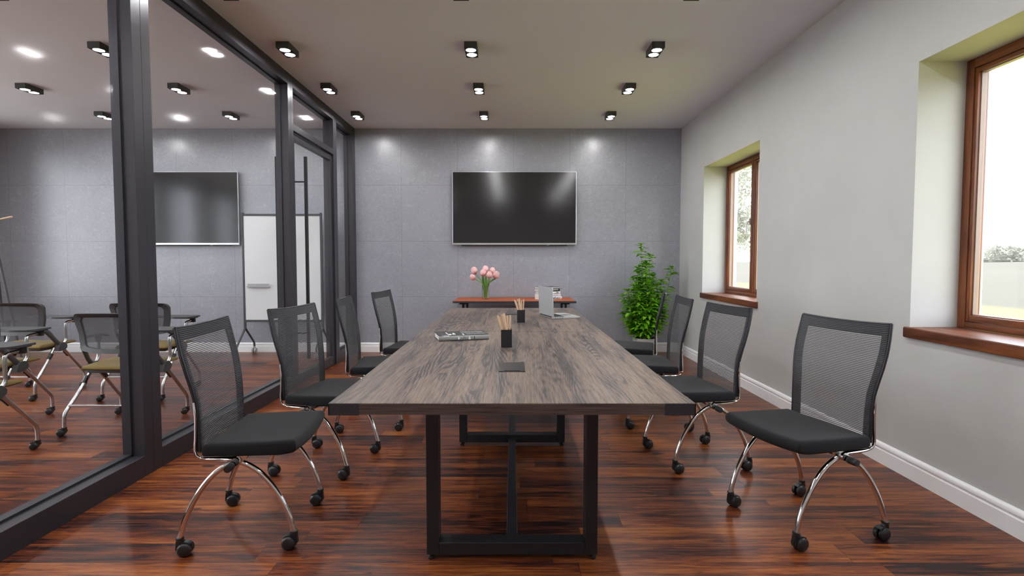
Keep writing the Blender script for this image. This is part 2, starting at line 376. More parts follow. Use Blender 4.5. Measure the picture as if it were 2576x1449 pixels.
def window(name, y0, y1, label, left=False, zb=.85, zt=WZ1):
    t = thing(name, label, 'window', (XL if left else XR, (y0 + y1) / 2, zb), R(180) if left else 0, kind='structure'); h = (y1 - y0) / 2; H = zt - zb
    xf = .263; x1 = .34
    f = MB(); fw = .052
    f.box(xf, x1, -h, -h + fw, 0, H, .003); f.box(xf, x1, h - fw, h, 0, H, .003)
    f.build('frame_jamb', M['redz'], t)
    f = MB(); f.box(xf, x1, -h + fw, h - fw, H - fw, H, .003); f.box(xf, x1, -h + fw, h - fw, 0, fw * .7, .003)
    f.build('frame_rail', M['redy'], t)
    for k, (a, b) in enumerate(((-h + fw + .003, -.001), (.001, h - fw - .003))):
        z0 = fw * .7 + .003; z1 = H - fw - .003; sw = .058; xs0, xs1 = xf + .004, xf + .062
        wa, wb, wt = (.021, .058, .022) if k == 0 else (.058, .021, .022)
        s = MB(); s.box(xs0, xs1, a, a + wa, z0, z1, .003); s.box(xs0, xs1, b - wb, b, z0, z1, .003)
        so = s.build('sash', M['redz'], t)
        s = MB(); s.box(xs0, xs1, a + wa, b - wb, z0, z0 + wt + .012, .003); s.box(xs0, xs1, a + wa, b - wb, z1 - wt, z1, .003)
        s.build('sash_rail', M['redy'], so)
        bd = MB(); q = .006; ya, yb, za, zb_ = a + wa, b - wb, z0 + wt + .012, z1 - wt
        for (y0_, y1_, c0, c1) in ((ya, ya + q, za, zb_), (yb - q, yb, za, zb_), (ya, yb, za, za + q), (ya, yb, zb_ - q, zb_)):
            bd.box(xs0 + .016, xs0 + .044, y0_, y1_, c0, c1)
        bd.build('glazing_bead', M['bead'], so)
        g = MB(); g.box(xs0 + .030, xs0 + .036, ya + q, yb - q, za + q, zb_ - q)
        g.build('pane', M['winglass'], so)
    sl = MB(); sl.box(-.017 - .003, xf + .01, -h - .030, h + .030, -.060, 0.0, .008, 3)
    s = sl.build('sill', M['redy'], t)
    hd = MB(); zc = H * .535; yc = .052
    hd.box(xf - .012, xf + .004, yc - .014, yc + .014, zc - .035, zc + .035, .003)
    hd.tube([(xf - .004, yc, zc), (xf - .040, yc, zc)], .008)
    hd.tube(spline([(xf - .040, yc, zc + .006), (xf - .043, yc, zc - .02), (xf - .043, yc + .002, zc - .125)], 4), .009, flat=(.7, 1.1))
    hd.build('handle', M['silver'], t)
    return t
window('window_1', *W1, 'large stained wood window nearest the camera with a wooden sill')
window('window_2', *W2, 'smaller looking stained wood window by the far corner with handle')

window('added_window_3', *W3, 'unseen stained wood window added for more light, outer classroom wall, nearest the camera', True, .60, 2.88)  # out of view, added to bring more daylight onto the ceiling
window('window_4', *W4, 'tall stained wood window in the outer wall of the classroom, second from the tiled wall', True, .60, 2.88)
window('added_window_6', *W6, 'unseen stained wood window added for more light, outer classroom wall, second from the front wall', True, .60, 2.88)  # also unseen, put in for extra ceiling light
window('added_window_7', *W7, 'unseen stained wood window added for more light, middle of the outer classroom wall', True, .60, 2.88)  # unseen too, added to raise the daylight from this side
window('window_5', *W5, 'tall stained wood window in the outer wall of the classroom, beside the tiled wall', True, .60, 2.88)

# outside
gm = NT('pale_meadow'); gv = gm.pos(); gf = gm.noise(gv, .6, 5, .6); gg = gm.noise(gv, .12, 2)
gx = gm.sep(gv)[0]
M['meadow'] = gm.pbr(col=gm.mix(gm.ramp(gm.math('DIVIDE', gx, 40.), [(.28, 1.), (.42, 0.)]), gm.mix(gm.math('MULTIPLY_ADD', gf, .6, gm.math('MULTIPLY', gg, .4)), (.088, .083, .062), (.100, .094, .076)), (.33, .318, .075)), rough=.95, spec=.05)  # unseen strip near the wall coloured brighter to bounce green light indoors
g = MB(); P = []
for i in range(41):
    x = XW + 140. * (i / 40) ** 1.6; row = []
    for j in range(61):
        y = -90 + 260 * j / 60; d = max(0, x - 14)
        row.append((x, y, -.35 + .025 * d + .25 * math.sin(x * .13 + y * .09) * min(1, d / 20)))
    P.append(row)
o = g.grid(P).build('meadow_ground', M['meadow'], smooth=True); tag(o, 'pale green and straw coloured meadow outside the windows', 'meadow', kind='structure')
M['bounce_ground'] = plain('pale_bounce_ground', (.70, .63, .55), .9, var=.08, scale=2)  # unseen pale ground added to bounce neutral light up to the ceiling
o = MB().box(XL - 30., XL - .4, -25, 30, -.6, -.35).build('bounce_slab', M['bounce_ground'], smooth=False); tag(o, 'added unseen light-bouncing terrace outside the classroom windows', 'reflector', kind='structure')
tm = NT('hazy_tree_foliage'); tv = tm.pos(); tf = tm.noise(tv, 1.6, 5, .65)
tc_ = tm.mix(tf, (.33, .33, .265), (.40, .40, .35))  # outdoor haze and glare put into the foliage as pale colour
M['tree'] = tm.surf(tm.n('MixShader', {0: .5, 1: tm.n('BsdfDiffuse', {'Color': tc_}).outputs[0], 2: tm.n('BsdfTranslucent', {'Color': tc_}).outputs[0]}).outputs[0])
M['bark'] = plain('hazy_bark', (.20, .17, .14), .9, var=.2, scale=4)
def tree(name, label, x, y, z, h, w, seed, group, trunk=True):
    rnd = random.Random(seed); t = thing(name, label, 'tree', (x, y, z), 0, group); c = MB()
    cl = []
    for i in range(34):
        a = rnd.random() * 6.283; u = rnd.random(); rr = w * .46 * math.sqrt(rnd.random()) * (1 - .6 * u)
        cl.append((Vector((rr * math.cos(a), rr * math.sin(a), h * (.26 + .66 * u))), w * rnd.uniform(.10, .20)))
    for i in range(15000):
        p, s_ = cl[i % 34]; d = Vector((rnd.gauss(0, 1), rnd.gauss(0, 1), rnd.gauss(0, .8))) * s_ * .62
        a1 = Vector((rnd.uniform(-1, 1), rnd.uniform(-1, 1), rnd.uniform(-1, 1))).normalized(); a2 = a1.orthogonal().normalized(); q_ = rnd.uniform(.05, .11)
        o_ = p + d; c.add([o_ - a1 * q_, o_ + a2 * q_ * .6, o_ + a1 * q_, o_ - a2 * q_ * .6], [(0, 1, 2, 3)])
    c.build('crown', M['tree'], t, smooth=False, fix=False)
    if trunk: MB().tube([(0, 0, -.3), (.1, 0, h * .3), (0, .1, h * .7)], [w * .04, w * .03, w * .015]).build('trunk', M['bark'], t)
    return t
for k, (x, y, h, w) in enumerate(((9.5, 24.0, 8.5, 5.0), (13.5, 29.0, 10., 6.0), (8.2, 31., 7.0, 4.6))):
    z = -.35 + .025 * max(0, x - 14)
    tree('tree', ['pale tree seen through the far window, filling its middle', 'tallest hazy tree beyond the far window', 'small hazy tree behind the others outside the far window'][k], x, y, z, h, w, 10 + k, 'trees outside the far window')
hg = MB(); rnd = random.Random(3); cl = []
for i in range(150):
    x = 78 + rnd.uniform(-5, 5); y = rnd.uniform(30, 150); cl.append((Vector((x, y, -.35 + .025 * (x - 14) + rnd.uniform(.4, 2.6))), rnd.uniform(1.0, 2.4)))
for i in range(26000):
    p, s_ = cl[i % 150]; d = Vector((rnd.gauss(0, 1), rnd.gauss(0, 1), rnd.gauss(0, .6))) * s_ * .6
    o_ = p + d; o_.z = max(o_.z, .9)
    a1 = Vector((rnd.uniform(-1, 1), rnd.uniform(-1, 1), rnd.uniform(-1, 1))).normalized(); a2 = a1.orthogonal().normalized(); q_ = rnd.uniform(.16, .34)
    hg.add([o_ - a1 * q_, o_ + a2 * q_ * .6, o_ + a1 * q_, o_ - a2 * q_ * .6], [(0, 1, 2, 3)])
o = hg.build('hedge', M['tree'], smooth=False, fix=False); tag(o, 'long hazy line of trees at the far edge of the meadow', 'trees', kind='stuff')

# ------------------------------------------------------------------ glass partition
xb = XG - .120; xgl = XG - .060
part = thing('partition_frame', 'charcoal metal framed glass partition between the meeting room and the classroom', 'partition', (XG, 3.06, 0), kind='structure')
def pp(mb, name, mat, parent=part, **k):
    mb.v = [(x - XG, y - 3.06, z) for x, y, z in mb.v]; return mb.build(name, mat, parent, **k)
ZT = 2.866; D0, D1 = 5.287, 6.457
posts = [(-1.80, -1.70), (.95, 1.104), (3.060, 3.214), (5.167, D0), (D1, 6.580), (7.231, YB)]
for a, b in posts:
    p = MB(); mid = (a + b) / 2
    if b - a > .115:
        p.box(xb, XG, a, mid - .0008, 0, ZC, .0015, 1); p.box(xb, XG, mid + .0008, b, 0, ZC, .0015, 1)
    else: p.box(xb, XG, a, b, 0, ZC, .0015, 1)
    # glazing stops, set back from the room face on each side of the post
    for y0, y1 in ((a - .012, a), (b, b + .012)):
        if (y0 >= D0 - .001 and y1 <= D1 + .001) or y0 < -1.8 or y1 > YB: continue
        p.box(xb + .004, xgl - .008, y0, y1, .118, ZT)
    pp(p, 'post', M['char'])
for (a, b) in zip(posts, posts[1:]):
    y0, y1 = a[1], b[0]
    door = abs(y0 - D0) < .01
    r = MB(); r.box(xb, XG, y0, y1, ZT, ZC, .0015, 1); r.box(xb + .004, xgl - .008, y0, y1, ZT - .012, ZT); pp(r, 'head_rail', M['char'])
    if not door:
        r = MB(); r.box(xb, XG, y0, y1, 0, .118, .0015, 1); r.box(xb + .004, xgl - .008, y0, y1, .118, .130); pp(r, 'bottom_rail', M['char'])
        pp(MB().box(xgl - .005, xgl + .005, y0, y1, .118, ZT), 'glass_pane', M['pane'])
    else:
        r = MB(); r.box(xb, XG, y0, y1, 2.463, 2.526, .0015, 1); r.box(xb + .004, xgl - .008, y0, y1, 2.526, 2.538); pp(r, 'transom', M['char'])
        pp(MB().box(xgl - .005, xgl + .005, y0, y1, 2.526, ZT), 'transom_pane', M['pane'])
door = thing('door_1', 'tall framed glass door with long bar handle in the glass partition', 'door', (-2.12, D0, 0), kind='structure')
def dd(mb, name, mat, parent=door, **k):
    mb.v = [(x + 2.12, y - D0, z) for x, y, z in mb.v]; return mb.build(name, mat, parent, **k)
q = .058
f = MB(); f.box(-2.145, -2.098, D0 + .004, D0 + .004 + q, .008, 2.445, .002, 1); f.box(-2.145, -2.098, D1 - .004 - q, D1 - .004, .008, 2.445, .002, 1)
f.box(-2.145, -2.098, D0 + .004 + q, D1 - .004 - q, 2.445 - q, 2.445, .002, 1); f.box(-2.145, -2.098, D0 + .004 + q, D1 - .004 - q, .008, .105, .002, 1)
dd(f, 'leaf_frame', M['char'])
dd(MB().box(-2.126, -2.116, D0 + .004 + q, D1 - .004 - q, .105, 2.445 - q), 'door_pane', M['pane'])
for s in (1, -1):
    h = MB(); xc = -2.121 + s * .139; yh = 5.318
    h.box(xc - .0135, xc + .0135, yh - .0135, yh + .0135, .27, 2.222, .002, 1)
    for z in (1.982, .52): h.box(min(xc, -2.121 + s * .022), max(xc, -2.121 + s * .022), yh - .006, yh + .006, z - .006, z + .006)
    dd(h, 'handle', M['blacksteel'])

# ------------------------------------------------------------------ ceiling spotlights
lp = thing('ceiling_spotlight', '', 'ceiling light', (0, 0, ZC), 0, 'twin ceiling spotlights')
hb = MB(); L = .215; w = .101; hh = .050
# open-bottomed housing: four walls, a top and a recessed baffle
hb.box(-w / 2, w / 2, 0, L, -.012, 0); 
for a in ((-w / 2, -w / 2 + .004, 0, L), (w / 2 - .004, w / 2, 0, L), (-w / 2 + .004, w / 2 - .004, 0, .004), (-w / 2 + .004, w / 2 - .004, L - .004, L)): hb.box(*a, -hh, -.012)
hb.box(-w / 2 + .004, w / 2 - .004, .004, L - .004, -.044, -.036)
hb.build('housing', M['lamphouse'], lp, smooth=False)
for yy in (.057, L - .057):
    rg = MB(); rg.lathe([(.046, -.049), (.046, -.044), (.040, -.044), (.040, -.049), (.046, -.049)], Matrix.Translation((0, yy, 0)), 28, False)
    ro = rg.build('lamp', M['lamphouse'], lp)
    MB().lathe([(.0385, -.0475), (.0385, -.0455)], Matrix.Translation((0, yy, 0)), 28).build('light_disc', M['disc'], ro, fix=True)
lines = [(-4.840, 'second line beyond the glass'), (-3.340, 'first line beyond the glass'), (-1.8345, 'line beside the glass partition'), (-.3320, 'middle line over the table'), (1.1705, 'line on the window side')]
rows = [(6.505, 'nearest the tiled wall'), (5.486, 'second from the tiled wall'), (4.466, 'third from the tiled wall'), (3.462, 'fourth from the tiled wall'), (2.448, 'fifth from the tiled wall'), (1.434, 'sixth from the tiled wall'), (.42, 'seventh from the tiled wall'), (-.594, 'eighth from the tiled wall')]
first = True
for lx, ln in lines:
    for ry, rn in rows:
        lab = 'black twin ceiling spotlight, %s, in the %s' % (rn, ln)
        if first: lp.location = (lx, ry, ZC); lp['label'] = lab; first = False
        else: dup(lp, lab, (lx, ry, ZC))

# ------------------------------------------------------------------ conference table
ct = thing('conference_table', 'long grey oak conference table on black steel loop frames', 'table', (0, 1.797, 0))
YT0, YM, YT1 = 0.0, 1.859, 3.714
for a, b in ((YT0, YM - .0006), (YM + .0006, YT1)):
    tp = MB(); tp.box(-.607, .607, a, b, .7125, .75, .0015, 1)
    o = tp.build('table_top', M['table'], ct, smooth=False)
    eb = MB()
    if a == YT0: eb.box(-.6045, .6045, a - .0012, a + .0005, .7115, .7485)
    else: eb.box(-.6045, .6045, b - .0005, b + .0012, .7115, .7485)
    for sx in (-1, 1): eb.box(sx * .6065 - .001, sx * .6065 + .001, a, b, .7115, .7485)
    eb.build('edge_band', M['edge'], o, smooth=False)
for sx in (-1, 1):
    for yy, sy in ((YT0, 1), (YT1, -1)):
        c = MB(); a = .100
        x0, x1 = sorted((sx * .6085, sx * (.607 - a))); c.box(x0, x1, *sorted((yy - sy * .0022, yy + sy * .001)), .7098, .7492)
        x0, x1 = sorted((sx * .6092, sx * .606)); c.box(x0, x1, *sorted((yy - sy * .0022, yy + sy * a)), .7098, .7492)
        for q in (.022, .078): c.lathe([(.0022, 0), (.0022, .0008)], Matrix.Translation((sx * (.607 - q), yy - sy * .0022, .73)) @ Matrix.Rotation(R(90 * sy), 4, 'X'), 10)
        c.build('corner_plate', M['blackplate'], ct, smooth=False)
for y0 in (.390, 1.783, 3.254):
    l = MB(); d = .072
    for sx in (-1, 1): l.box(*sorted((sx * .349, sx * .299)), y0, y0 + d, .021, .7115, .002, 1)
    l.box(-.299, .299, y0, y0 + d, .021, .071, .002, 1); l.box(-.299, .299, y0, y0 + d, .672, .7115, .002, 1)
    lo = l.build('leg_frame', M['blacksteel'], ct, smooth=False)
    for sx in (-1, 1):
        for yy in (y0 + .014, y0 + d - .014):
            MB().lathe([(.012, 0), (.014, .003), (.014, .008), (.006, .009), (.006, .022)], Matrix.Translation((sx * .332, yy, 0)), 14).build('foot', M['rubber'], lo)
for a, b in ((.462, 1.783), (1.855, 3.254)):
    s = MB(); s.box(-.0235, .0235, a, b, .022, .052, .002, 1)
    for yy, sg in ((a, 1), (b, -1)):
        for sx in (-1, 1): s.prism([(0, 0), (sx * .03, 0), (0, sg * .03)], .045, .050, Matrix.Translation((sx * .0235, yy, 0)))
    s.build('stretcher', M['blacksteel'], ct, smooth=False)
for yy in (.513, 2.990):
    b = MB(); b.box(-.056, .056, yy, yy + .216, .7495, .7512)
    go = b.build('cable_port', M['slot'], ct, smooth=False)
    b = MB(); b.prism([(-.056, yy), (-.037, yy), (-.034, yy + .014), (.034, yy + .014), (.037, yy), (.056, yy), (.056, yy + .216), (.037, yy + .216), (.034, yy + .202), (-.034, yy + .202), (-.037, yy + .216), (-.056, yy + .216)], .7512, .7535)
    b.build('cover_plate', M['grommet'], go, smooth=False)

# ------------------------------------------------------------------ casters (shared by both chair kinds)
def caster(parent, loc, ang, h=.078, r=.0285, mat=None):
    """twin-wheel caster; origin at the stem on the floor, trailing along +x before the turn"""
    mat = mat or M['caster']; tr = .020
    c = MB()
    c.lathe([(.0125, h + .002), (.0165, h), (.0165, h - .006), (.013, h - .008), (.013, h - .018)], None, 16)
    # hood: a curved cover between and in front of the wheels
    prof = []
    for k in range(13):
        a = R(200 - k * 155 / 12); prof.append((tr + (r + .0035) * math.cos(a), r + (r + .0035) * math.sin(a)))
    inner = [(tr + (p[0] - tr) * .80, r + (p[1] - r) * .80) for p in prof][::-1]
    Mx = Matrix.Translation((0, 0, 0)) @ Matrix.Rotation(R(90), 4, 'X')
    c.prism([(x, z) for x, z in prof + inner], -.0135, .0135, Mx)
    c.prism([(-.013, h - .012), (-.016, .028), (.006, .022), (tr + .004, r), (.013, h - .012)], -.009, .009, Mx)
    o = c.build('caster', mat, parent, loc); o.rotation_euler = (0, 0, R(ang))
    for s in (-1, 1):
        wl = MB()
        wl.lathe([(.010, .004), (r - .003, .0045), (r, .0075), (r, .0195), (r - .0035, .0235), (r * .72, .0262), (r * .3, .0275), (.002, .0278)], Matrix.Translation((tr, 0, r)) @ Matrix.Rotation(R(-90 * s), 4, 'X'), 24)
        wl.build('wheel', mat, o)
    return o

# ------------------------------------------------------------------ mesh-back meeting chair
BX = [(.430, -.1365), (.55, -.139), (.62, -.1425), (.66, -.1475), (.71, -.156), (.77, -.169), (.86, -.190), (.948, -.2085)]
BW = [(.430, .223), (.55, .2245), (.64, .229), (.70, .239), (.76, .248), (.82, .2515), (.88, .250), (.948, .2445)]
def backpt(z, u, dx=0.0, w=None):
    """point on the back: height z, u in -1..1 across"""
    ww = lerp(BW, z) if w is None else w
    bow = .016 * (1 - u * u)
    top = max(0, (z - .80) / .148)
    return Vector((lerp(BX, z) - bow + dx, u * ww, z - .009 * top * (1 - u * u)))
def make_mesh_chair():
    t = thing('mesh_chair', '', 'chair', (0, 0, 0), 0, 'mesh back chairs around the conference table')
    # seat cushion: bevelled slab with softened, waisted outline
    bm = bmesh.new(); nx, ny = 14, 14
    bmesh.ops.create_cube(bm, size=1)
    bmesh.ops.bevel(bm, geom=bm.edges[:], offset=.0, segments=1, affect='EDGES') if False else None
    bm.free()
    NU, NV = 25, 21
    def outl(u, v):      # u 0 rear..1 front, v -1..1
        w = .2375 + .005 * math.sin(u * math.pi) ; x = -.128 + .375 * u
        x += .010 * (1 - v * v) * (u ** 3)
        return x, v * w
    top = []; bot = []
    rd = .017
    def edge(d): # rounding profile: d distance from the edge 0..rd -> drop
        d = max(0., min(rd, d)); return rd - math.sqrt(max(0, rd * rd - (rd - d) ** 2))
    us = [0, .012, .03, .065] + [.065 + (.935 - .065) * i / 17 for i in range(1, 18)] + [.965, .985, 1.]
    vs_ = [-1, -.985, -.955, -.90] + [-.9 + 1.8 * i / 13 for i in range(1, 14)] + [.955, .985, 1.]
    for u in us:
        rt = []; rb = []
        for v in vs_:
            x, y = outl(u, v); d = min(u * .375, (1 - abs(v)) * .24); df = (1 - u) * .375
            zt = .4655 + .010 * u - .006 * (1 - v * v) * math.sin(u * math.pi) - .012 * (1 - v * v) * u ** 4
            nose = max(0, (u - .80) / .2)
            zb = .410 + .012 * nose ** 1.6 - .012 * (1 - v * v) * u ** 4
            th = zt - zb
            e = edge(d) * .9; ef = (.022 - math.sqrt(max(0, .022 ** 2 - (.022 - min(.022, df)) ** 2)))
            drop = max(e, ef); drop = min(drop, th * .47)
            rt.append((x, y, zt - drop)); rb.append((x, y, zb + min(drop * .75, th * .45)))
        top.append(rt); bot.append(rb)
    s = MB(); s.grid(top); n1 = len(s.v); s.grid(bot); a, b = len(us), len(vs_)
    for i in range(a - 1):
        s.f += [(i * b, (i + 1) * b, n1 + (i + 1) * b, n1 + i * b), (i * b + b - 1, n1 + i * b + b - 1, n1 + (i + 1) * b + b - 1, (i + 1) * b + b - 1)]
    for j in range(b - 1):
        s.f += [(j, n1 + j, n1 + j + 1, j + 1), ((a - 1) * b + j, (a - 1) * b + j + 1, n1 + (a - 1) * b + j + 1, n1 + (a - 1) * b + j)]
    s.build('seat', M['fabric'], t, ang=50)
    # back frame band
    f = MB(); zs = [.432 + (.948 - .432) * i / 24 for i in range(25)]
    th = .013; bw = .042
    for sgn in (-1, 1):
        front = []; 
        ring = []
        for z in zs:
            w = lerp(BW, z); ui = (w - bw) / w
            p0 = backpt(z, sgn, -.005); p1 = backpt(z, sgn * ui, -.005); p2 = p1 + Vector((-.006, 0, 0)); p3 = p0 + Vector((-th, 0, 0))
            ring.append([p0, p1, p2, p3, p0])
        f.grid(ring)
        f.f += []
    zt0 = .948 - .052
    ring = []
    for k in range(21):
        u = -1 + 2 * k / 20
        p0 = backpt(.948, u, -.005); p1 = backpt(zt0, u, -.005); p2 = p1 + Vector((-.006, 0, 0)); p3 = p0 + Vector((-th, 0, 0))
        ring.append([p0, p1, p2, p3, p0])
    f.grid(ring)
    # slim outer edge bead that closes the frame ends
    for sgn in (-1, 1):
        f.tube([backpt(z, sgn, -.0070) for z in zs], .0064, 8)
    f.tube([backpt(.948, -1 + 2 * k / 20, -.0075) for k in range(21)], .006, 8)
    f.build('back_frame', M['blacksteel'], t, ang=50)
    # front ribs and fine rear threads = the mesh
    m = MB(); z = .444; NS = 14
    while z < .944:
        P = []
        for k in range(NS + 1):
            u = -1 + 2 * k / NS
            c = backpt(z, u * .976, -.0015); a_, b_ = .0015, .00165; P.append([c + Vector((a_, 0, -b_)), c + Vector((a_, 0, b_)), c + Vector((-a_, 0, b_)), c + Vector((-a_, 0, -b_)), c + Vector((a_, 0, -b_))])
        m.grid(P); z += .0078
    for k in range(1, 60):
        u = -1 + 2 * k / 60
        P = []
        for i in range(17):
            zz = .440 + (.90 - .440) * i / 16; c = backpt(zz, u * .9, -.010); P.append([c + Vector((0, -.00055, 0)), c + Vector((0, .00055, 0))])
        m.grid(P)
    m.build('back_mesh', M['rib'], t, smooth=False, fix=False)
    # legs, casters
    arch = [(.226, .074), (.207, .145), (.178, .212), (.140, .276), (.094, .331), (.048, .365), (.004, .384)]
    for sy in (1, -1):
        for sx in (1, -1):
            yl = .213 if sx > 0 else .236
            pts = [(sx * x, sy * (yl + (.213 - yl) * i / 6), z) for i, (x, z) in enumerate(arch)]
            MB().tube(spline(pts, 5), .0115, 14).build('leg', M['chrome'], t)
            caster(t, (sx * .226, sy * yl, 0), (180 if sx > 0 else 6))
        # hub casting with the arm that carries the back
        h = MB(); h.lathe([(.017, -.022), (.019, -.018), (.019, .018), (.017, .022)], Matrix.Translation((0, sy * .213, .386)) @ Matrix.Rotation(R(90), 4, 'X'), 20)
        h.prism([(-.018, .392), (.022, .378), (.050, .412), (.020, .418)], -.012, .012, Matrix.Translation((0, sy * .213, 0)) @ Matrix.Rotation(R(90), 4, 'X'))
        h.build('hub', M['chrome'], t)
        arm = [(.005, .392), (-.040, .396), (-.090, .399), (-.130, .404), (-.152, .418), (-.158, .445), (-.1555, .50), (-.1535, .57), (-.1575, .640)]
        pts = spline([(x, sy * (.213 + (.230 - .213) * min(1, i / 4)), z) for i, (x, z) in enumerate(arm)], 5)
        n = len(pts); rr = [.0165 - .0080 * min(1, i / (n * .45)) for i in range(n)]
        MB().tube(pts, rr, 12, flat=(.62, 1.0), up=(0, 0, 1)).build('back_support', M['chrome'], t)
        bp = MB(); Mb = Matrix.Translation((-.012, sy * .232, .374)) @ Matrix.Rotation(R(-90 * sy), 4, 'X')
        bp.lathe([(.0085, -.02), (.0085, .006), (.0145, .007), (.0155, .010), (.0155, .046), (.0140, .050), (.004, .051)], Mb, 20)
        bp.build('bumper', M['rubber'], t)
    MB().tube([(0, -.21, .386), (0, .21, .386)], .0125, 14).build('crossbar', M['chrome'], t)
    p = MB(); p.box(-.075, .115, -.165, .165, .400, .4165, .006); p.box(-.03, .03, -.19, -.13, .384, .412, .004); p.box(-.03, .03, .13, .19, .384, .412, .004)
    p.build('seat_plate', M['rubber'], t)
    return t
ch = make_mesh_chair()
def right(a): return R(180 + a)
spots = [
    ((-1.170, 2.473), R(4.8), 'black mesh back chair nearest the camera on the glass partition side of the table'),
    ((-1.112, 3.270), R(-9.9), 'black mesh back chair second from the camera on the glass partition side'),
    ((-1.041, 4.106), R(4.8), 'black mesh back chair third from the camera on the glass partition side'),
    ((-.971, 4.953), R(-5.4), 'black mesh back chair farthest along the glass partition side, before the tiled wall'),
    ((1.3616, 2.5295), right(15.4), 'black mesh back chair nearest the camera on the window side, turned out from the table'),
    ((1.127, 3.354), right(9.6), 'black mesh back chair second from the camera on the window side, under the far window'),
    ((1.0825, 4.141), right(-4.2), 'black mesh back chair third from the camera on the window side'),
    ((1.135, 4.891), right(-15.), 'black mesh back chair seen edge on, farthest along the window side beside the plant'),
]
for i, ((x, y), rz, lab) in enumerate(spots):
    if i == 0: ch.location = (x, y, 0); ch.rotation_euler = (0, 0, rz); ch['label'] = lab
    else: dup(ch, lab, (x, y, 0), rz)

